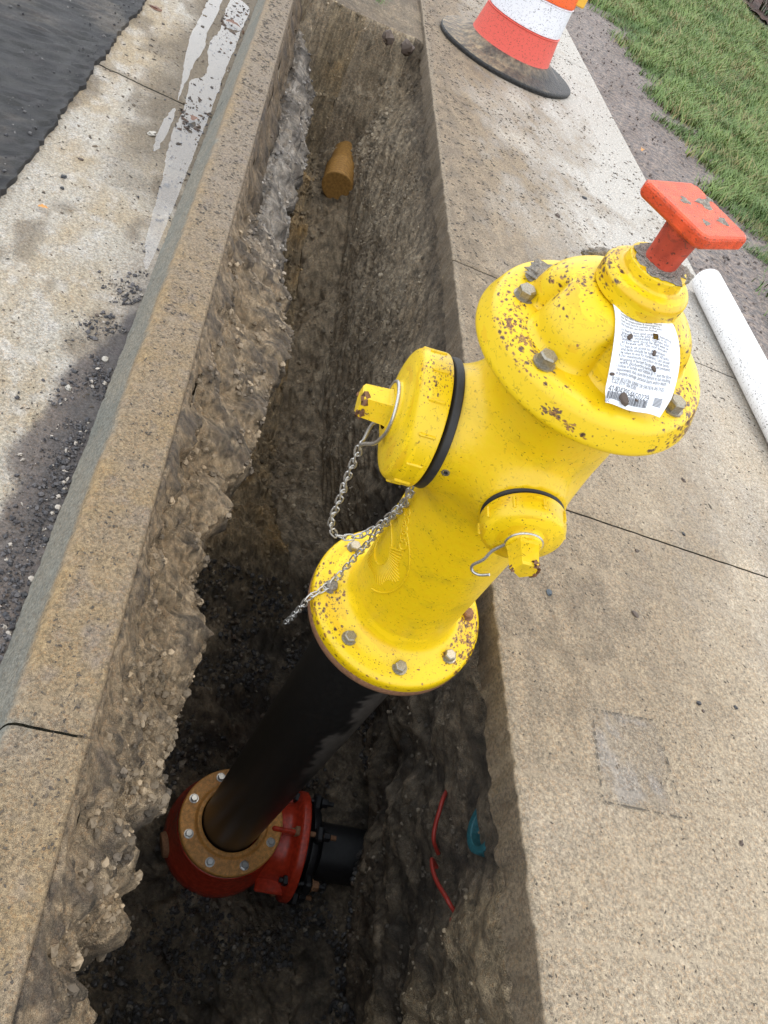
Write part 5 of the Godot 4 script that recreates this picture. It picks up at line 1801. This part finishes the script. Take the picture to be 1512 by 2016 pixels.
# ------------------------------------------------------------------ build
func _ready() -> void:
	rng.seed = 4711
	# camera: hand held above the kerb, looking down along the trench with a roll
	var cam := Camera3D.new()
	cam.name = "camera"
	add_child(cam)
	cam.transform = Transform3D(Basis(Vector3(0.91341352, 0.4070291, 0.00174669), Vector3(-0.28294512, 0.63802999, -0.7161423), Vector3(-0.2926052, 0.65363984, 0.69795212)).orthonormalized(), Vector3(0, 1.0536, 0))
	cam.fov = 64.4754
	cam.near = 0.05
	cam.far = 500.0
	cam.current = true
	# overcast sky
	var env := Environment.new()
	env.background_mode = Environment.BG_SKY
	var sm := ProceduralSkyMaterial.new()
	sm.sky_top_color = Color(0.80, 0.83, 0.87)
	sm.sky_horizon_color = Color(0.93, 0.93, 0.93)
	sm.sky_curve = 0.25
	sm.ground_bottom_color = Color(0.25, 0.24, 0.22)
	sm.ground_horizon_color = Color(0.6, 0.6, 0.58)
	sm.sky_energy_multiplier = 1.55
	sm.sun_angle_max = 40.0
	var cl := Image.create(512, 256, false, Image.FORMAT_RGBA8)
	var cn := FastNoiseLite.new()
	cn.seed = 5
	cn.frequency = 2.2
	cn.fractal_octaves = 5
	for y in 256:
		var th = PI * (y + 0.5) / 256.0
		for x in 512:
			var ph = TAU * (x + 0.5) / 512.0
			var q = cn.get_noise_3d(sin(th) * cos(ph), cos(th) * 1.6, sin(th) * sin(ph))
			var k = clampf(0.5 + q * 1.3, 0, 1)
			cl.set_pixel(x, y, Color(0.80 + 0.18 * k, 0.80 + 0.18 * k, 0.81 + 0.17 * k, 0.5))
	sm.sky_cover = ImageTexture.create_from_image(cl)
	sm.sky_cover_modulate = Color(0.55, 0.55, 0.55, 0.6)
	var sky := Sky.new()
	sky.sky_material = sm
	env.sky = sky
	env.background_energy_multiplier = 1.0
	env.tonemap_mode = Environment.TONE_MAPPER_LINEAR
	env.tonemap_exposure = 0.98
	env.sdfgi_enabled = true
	env.ssao_enabled = true
	env.ssil_enabled = true
	var we := WorldEnvironment.new()
	we.name = "world_environment"
	we.environment = env
	add_child(we)
	var sun := DirectionalLight3D.new()
	sun.name = "sun"
	sun.light_energy = 0.4
	sun.light_color = Color(1.0, 0.97, 0.92)
	sun.light_angular_distance = 24.0
	sun.shadow_enabled = true
	add_child(sun)
	sun.look_at_from_position(Vector3.ZERO, Vector3(-0.25, -1.0, 0.30))

	n_lo.seed = 1
	n_lo.frequency = 1.0
	n_lo.fractal_octaves = 3
	n_mid.seed = 2
	n_mid.frequency = 1.0
	n_mid.fractal_octaves = 3
	n_hi.seed = 3
	n_hi.frequency = 1.0
	n_hi.fractal_octaves = 2
	n_cel.seed = 6
	n_cel.noise_type = FastNoiseLite.TYPE_CELLULAR
	n_cel.cellular_return_type = FastNoiseLite.RETURN_DISTANCE
	n_cel.frequency = 1.0
	n_cel.fractal_type = FastNoiseLite.FRACTAL_NONE
	n_str.seed = 4
	n_str.frequency = 1.0
	n_str.fractal_octaves = 2
	var y := Vector3(-0.06936639, 0.98719162, 0.14366979)
	var x = (Vector3.RIGHT - y * y.x).normalized()
	HX = Transform3D(Basis(x, y, x.cross(y)), Vector3(0.51614, -0.05215, -0.9349))
	make_textures()
	make_materials()
	# the setting
	build_ground()
	build_trench()
	build_ledge()
	build_kerb()
	build_gutter()
	build_sidewalk()
	puddle([Vector2(-0.124, -4.15), Vector2(-0.122, -3.9), Vector2(-0.120, -3.66), Vector2(-0.122, -3.36), Vector2(-0.118, -3.08), Vector2(-0.116, -2.87), Vector2(-0.116, -2.6), Vector2(-0.115, -2.35), Vector2(-0.116, -2.1), Vector2(-0.118, -1.86), Vector2(-0.140, -1.93), Vector2(-0.158, -2.1), Vector2(-0.172, -2.34), Vector2(-0.190, -2.5), Vector2(-0.200, -2.68), Vector2(-0.196, -2.80), Vector2(-0.206, -2.96), Vector2(-0.217, -3.10), Vector2(-0.184, -3.18), Vector2(-0.182, -3.29), Vector2(-0.208, -3.45), Vector2(-0.212, -3.58), Vector2(-0.198, -3.71), Vector2(-0.203, -3.85), Vector2(-0.212, -4.0), Vector2(-0.20, -4.2)], "long milky puddle along the kerb foot")
	puddle([Vector2(-0.226, -2.90), Vector2(-0.228, -3.05), Vector2(-0.231, -3.25), Vector2(-0.222, -3.45), Vector2(-0.236, -3.62), Vector2(-0.235, -3.9), Vector2(-0.25, -4.2), Vector2(-0.285, -4.1), Vector2(-0.291, -3.88), Vector2(-0.286, -3.67), Vector2(-0.288, -3.53), Vector2(-0.277, -3.40), Vector2(-0.258, -3.20), Vector2(-0.240, -3.05)], "thin strip of standing water left of the long puddle")
	puddle([Vector2(-0.232, -2.80), Vector2(-0.238, -2.62), Vector2(-0.226, -2.48), Vector2(-0.216, -2.52), Vector2(-0.214, -2.70), Vector2(-0.220, -2.82)], "short damp strip of water just in front of the gutter joint")
	build_grass()
	# the things
	build_hydrant()
	build_tag()
	clump("grey mud clump caked behind the bolt on the bonnet flange's left", Vector3(-0.074, 0.726, -0.068), Vector3(0.028, 0.011, 0.024), 11)
	clump("grey mud clump caked on the back of the bonnet dome", Vector3(-0.012, 0.758, -0.092), Vector3(0.030, 0.012, 0.012), 12)
	clump("small mud rim packed round the foot of the red stem", Vector3(0.0, 0.8328, 0.0), Vector3(0.029, 0.0045, 0.029), 13)
	clump("grey mud lump on the shield's right shoulder", Vector3(0.045, 0.817, -0.020), Vector3(0.011, 0.007, 0.011), 14)
	build_drum()
	build_pipes()
	build_debris()
